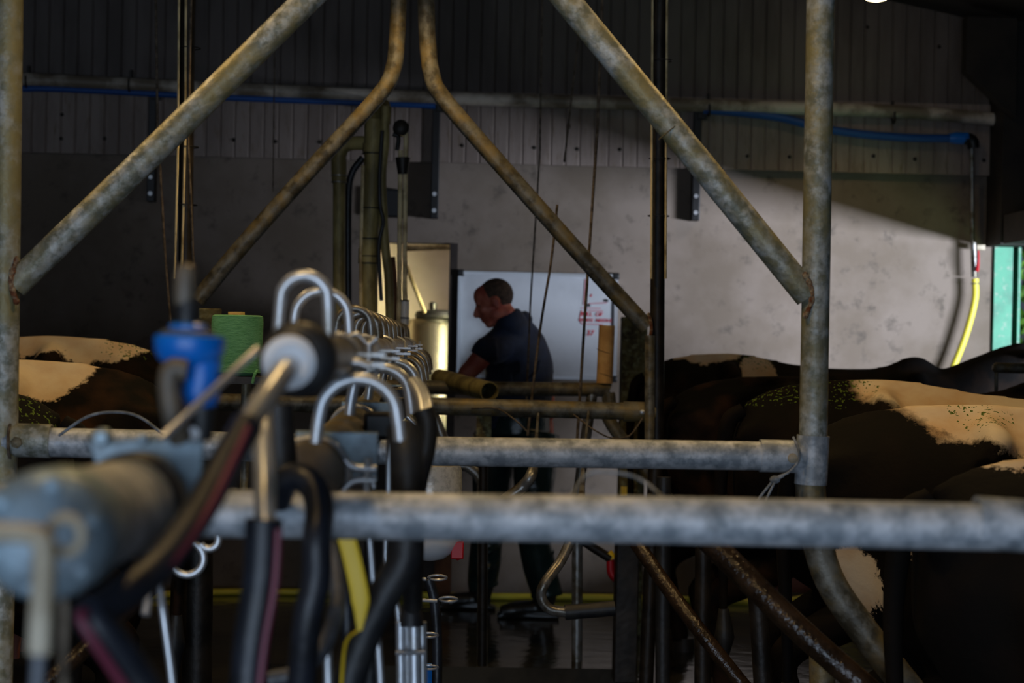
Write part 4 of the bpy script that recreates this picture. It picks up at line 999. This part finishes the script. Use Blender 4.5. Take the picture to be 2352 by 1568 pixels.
cow((1.04, 5.3), -5, 1.0, .935, [((.95, 0, 1.42), (.74, .6, .22)), ((.68, -.3, 1.13), (.22, .3, .15)), ((.23, -.27, 1.00), (.025, .1, .07)), ((.09, -.2, .84), (.07, .3, .15))], [((.45, -.05, 1.36), (.10, .15, .05))],
    'black cow with white saddle right of the upright post, white fleck on its flank', .15)
cow((1.04, 4.0), -5, 1.0, .895, [((.55, 0, 1.38), (.6, .3, .055))], [], 'nearest black cow at the right edge with a thin white line along its back', .15)
cow((-1.06, 7.6), 183, 1.0, 1.03, [((.27, .0, 1.40), (.22, .4, .11)), ((.5, .0, 1.42), (.2, .4, .11))], [((.15, 0, 1.36), (.12, .2, .06))], 'far left cow with a tan white patch across its hips', .6)
cow((-.90, 6.3), 183, 1.0, .975, [((.46, 0, 1.38), (.24, .5, .13))], [((.6, 0, 1.36), (.1, .2, .05))], 'middle left cow with a cream patch on its back and muddy brown rump', .9)
cow((-1.0, 5.1), 184, 1.0, .95, [((1.3, 0, 1.2), (.2, .2, .2))], [((.35, .15, 1.3), (.4, .25, .12))], 'nearest left cow, black with green flecks, behind the left post', .2)
# feed rail in front of the farthest right cow
t = thing('feed_rail', 'short brown rail with rounded end by the cows ear at the right edge', 'rail', at(2300, 848, 8.1))
MB().tube([at(2280, 843, 8.1), at(2286, 844, 8.1), at(2420, 848, 8.1)], [.012, .022, .022], 14).build('rail_tube', M['dirty_galvanised'], t)
q = at(2289, 870, 8.1)
MB().tube([at(2289, 850, 8.1), (q.x, 8.1, 0)], .008, 8).build('rail_leg', M['dirty_galvanised'], t)

# ------------------------------------------------------------------ the man
mat('skin', srgb(208, 124, 100), .5, 0, srgb(188, 92, 74), 9, .45)
mat('hair', srgb(96, 76, 62), .8, 0, srgb(66, 52, 44), 40, .5, .6, 160)
mat('navy_cloth', srgb(24, 38, 66), .75, 0, srgb(14, 22, 42), 7, .5, .5, 22, sheen=.1)
mat('waterproof_green', srgb(34, 52, 50), .25, 0, srgb(24, 38, 38), 5, .5, .9, 12)
mat('boot_rubber', srgb(22, 22, 22), .35, 0, srgb(38, 34, 28), 8, .4)
man = thing('person', 'man in navy shirt, green waterproof trousers and dark boots stooping left before the whiteboard', 'person', (.38, 10.15, 0))
def V(x, y, z): return Vector((x, y, z))
HC = at(1133, 694, 10.02)                # head centre
fdir = Vector((-.93, .10, -.36)).normalized()   # where the face points (left and down)
fside = Vector((-.10, -1.0, 0)).normalized()    # towards the camera
fup = fside.cross(fdir).normalized()
if fup.z < 0: fup = -fup
def H(a, s, u): return HC + fdir * a + fside * s + fup * u
rotH = Matrix((fdir, fside, fup)).transposed()
nb = at(1182, 752, 10.1)
shL, shR = at(1118, 806, 9.98), at(1222, 800, 10.24)
elL, wrL = at(1066, 868, 9.98), at(1128, 905, 10.36)
elR, wrR = at(1252, 872, 10.3), at(1262, 962, 10.26)
pel = at(1190, 985, 10.15)
hipL, hipR = at(1140, 1010, 10.20), at(1232, 1010, 10.10)
knL, anL = at(1122, 1195, 10.3), at(1108, 1352, 10.34)
knR, anR = at(1222, 1205, 10.0), at(1252, 1370, 10.04)
b = MB()
# skull and face
b.ell(H(-.012, 0, .022), .098, .076, .092, rotH)
b.ell(H(.022, 0, -.03), .068, .06, .088, rotH)
b.ell(H(.040, 0, .042), .052, .060, .060, rotH)               # forehead
b.ell(H(.048, 0, -.098), .034, .034, .024, rotH)              # chin
for s in (-1, 1):
    b.ell(H(.058, .036 * s, -.022), .028, .024, .022, rotH)   # cheeks
    b.ell(H(.076, .028 * s, .020), .016, .026, .009, rotH)    # brow
    b.ell(H(.0, .048 * s, -.062), .04, .02, .03, rotH)        # jaw
    b.ell(H(-.018, .080 * s, -.008), .024, .010, .034, rotH)  # ear
    b.ell(H(-.016, .084 * s, -.034), .012, .008, .012, rotH)
b.tube([H(.082, 0, .016), H(.098, 0, -.010), H(.112, 0, -.032), H(.092, 0, -.042)], [.009, .010, .014, .012], 12, 3)   # nose
for s in (-1, 1): b.ell(H(.094, .011 * s, -.038), .010, .008, .008, rotH)
b.tube([H(.074, -.022, -.066), H(.088, 0, -.063), H(.074, .022, -.066)], [.005, .008, .005], 10, 3)
b.tube([H(.072, -.020, -.078), H(.085, 0, -.077), H(.072, .020, -.078)], [.005, .008, .005], 10, 3)
# neck and torso
b.tube([H(-.02, 0, -.04), H(-.055, 0, -.10), nb + V(0, .0, -.02)], [.054, .046, .046], 18, 3)
b.tube([nb + V(0, .02, -.07), (nb + pel) / 2 + V(.02, .05, .06), pel], [.10, .12, .11], 20, 4, flat=.75, flataxis=(0, 1, 0))
b.tube([shL, nb + V(0, 0, -.06), shR], [.05, .07, .05], 16, 4)
b.tube([shL, (shL + elL) / 2, elL, (elL + wrL) / 2, wrL], [.058, .052, .042, .042, .028], 16, 3)
b.tube([shR, (shR + elR) / 2, elR, (elR + wrR) / 2, wrR], [.058, .052, .042, .042, .028], 16, 3)
b.tube([hipL, (hipL + knL) / 2, knL, (knL + anL) / 2, anL], [.08, .07, .05, .05, .036], 18, 3)
b.tube([hipR, (hipR + knR) / 2, knR, (knR + anR) / 2, anR], [.08, .07, .05, .05, .036], 18, 3)
for an in (anL, anR):
    b.tube([an, V(an.x - .02, an.y, .05), V(an.x - .2, an.y - .01, .04)], [.038, .038, .03], 14, 3)
# hands: palm, four curled fingers and a thumb
def hand(w, elb, palm_n):
    d = (w - elb).normalized(); s_ = d.cross(palm_n).normalized(); n = s_.cross(d).normalized()
    b.tube([w - d * .01, w + d * .03, w + d * .085], [.026, .032, .03], 14, 3, flat=.55, flataxis=n)
    for i, (o, ln) in enumerate(((-.030, .070), (-.010, .080), (.011, .074), (.031, .058))):
        r0 = w + d * .082 + s_ * o
        b.tube([r0 - d * .02, r0 + d * ln * .42 + n * .006, r0 + d * ln * .75 + n * .022, r0 + d * ln * .9 + n * .042], [.0095, .009, .0082, .007], 10, 3)
    tb = w + d * .03 - s_ * .026
    b.tube([tb, tb - s_ * .022 + d * .028 + n * .01, tb - s_ * .026 + d * .058 + n * .024], [.012, .0105, .0085], 10, 3)
hand(wrL, elL, Vector((0, 1, .1))); hand(wrR, elR, Vector((-1, .1, 0)))
b.build('body', M['skin'], man, remesh=.0062, sm=2)
# eyes
for s in (-1, 1):
    MB().ell(H(.071, .031 * s, .006), .008, .010, .006, rotH, 14, 10).build('eye', M['grey_brown'], man)
# short hair: receding at the front, cropped at the back and sides
hb = MB()
hb.ell(H(-.026, 0, .030), .093, .080, .090, rotH)
hair = hb.build('hair', M['hair'], man, remesh=.006, sm=1)
import bmesh
bm = bmesh.new(); bm.from_mesh(hair.data)
kill = []
hc_l = HC - man.location
for v_ in bm.verts:
    q = v_.co - hc_l
    a_, s_, u_ = q.dot(fdir), q.dot(fside), q.dot(fup)
    if a_ > .022 + (.0 if abs(s_) > .03 else .01) or (a_ > -.035 and u_ < .005 and abs(s_) > .03) or u_ < -.052: kill.append(v_)
bmesh.ops.delete(bm, geom=kill, context='VERTS'); bm.to_mesh(hair.data); bm.free()
sd = hair.modifiers.new('thick', 'SOLIDIFY'); sd.thickness = .004
# shirt with collar and short sleeves
c = MB()
c.tube([at(1160, 723, 10.06), at(1169, 738, 10.06), nb + V(-.005, 0, -.01), nb + V(.01, .02, -.07), (nb * .62 + pel * .38) + V(.02, .05, 0), (nb * .35 + pel * .65) + V(.01, .05, 0), pel + V(.0, .0, -.02)], [.074, .088, .104, .15, .185, .185, .165], 28, 4, flat=.8, flataxis=(0, 1, 0))
c.tube([shL + V(.01, 0, 0), nb + V(0, .01, -.055), shR + V(-.01, 0, 0)], [.078, .11, .085], 18, 4)
sL = shL * .74 + elL * .26
c.tube([shL + V(.05, .0, .01), shL, sL + V(.004, 0, 0)], [.075, .078, .068], 18, 3)
sR = shR * .1 + elR * .9
c.tube([shR + V(-.05, 0, .01), shR, (shR + elR) / 2, sR], [.08, .08, .072, .062], 18, 3)
random.seed(4)
for i in range(9):       # cloth folds
    a_ = random.uniform(-.1, .15); z_ = random.uniform(-.42, -.12)
    p = nb + V(a_, -.155 + .1 * abs(a_), z_)
    c.tube([p, p + V(random.uniform(-.05, .02), .01, -.05), p + V(random.uniform(-.09, -.02), .03, -.12)], [.006, .014, .006], 8, 3)
c.tube([at(1161, 721, 10.03), at(1172, 742, 10.04), nb + V(0, 0, -.02), nb + V(0, 0, -.06)], [.074, .088, .1, .1], 24, 3)
sh_ = c.build('shirt', M['navy_cloth'], man, remesh=.009, sm=3)
k = MB().tube([nb + V(-.075, -.055, -.01), nb + V(-.01, -.085, .012), nb + V(.055, -.04, .05), nb + V(.06, .04, .055), nb + V(-.01, .09, .02)], [.016, .02, .022, .022, .016], 12, 5, flat=1.7, flataxis=(0, 0, 1))
k.build('collar', M['navy_cloth'], man)
# waterproof trousers
c = MB()
c.tube([pel + V(0, 0, .08), pel + V(0, 0, -.03)], [.165, .17], 24, flat=.85, flataxis=(0, 1, 0))
for (h, kn, an, dx) in ((hipL, knL, anL, 0), (hipR, knR, anR, .01)):
    c.tube([h + V(0, 0, .03), (h * .55 + kn * .45), kn, (kn * .4 + an * .6), an + V(.0, 0, .05), an + V(.01, 0, .0)], [.125, .112, .085, .088, .082, .086], 22, 3)
    for j in range(7):
        z_ = h.z - .1 - (h.z - an.z - .1) * j / 7 * 1.0; t_ = j / 7; p = h.lerp(an, .15 + .8 * t_)
        c.tube([p + V(.07, -.05, .03), p + V(.02, -.085, -.01), p + V(-.05, -.07, -.04)], [.006, .013, .006], 8, 3)
c.build('trousers', M['waterproof_green'], man, remesh=.01, sm=3)
for (an, yy) in ((anL, -.0), (anR, 0)):
    c = MB()
    c.tube([V(an.x + .005, an.y, an.z + .05), V(an.x, an.y, .11), V(an.x - .02, an.y, .06)], [.062, .058, .055], 18, 3)
    c.tube([V(an.x + .045, an.y, .045), V(an.x - .08, an.y, .052), V(an.x - .17, an.y - .01, .042), V(an.x - .235, an.y - .015, .036)], [.042, .047, .047, .030], 18, 4, flat=.95)
    c.span(an.x - .25, an.x + .075, an.y - .045, an.y + .04, 0.002, .024)
    c.build('boot', M['boot_rubber'], man, remesh=.008, sm=3)
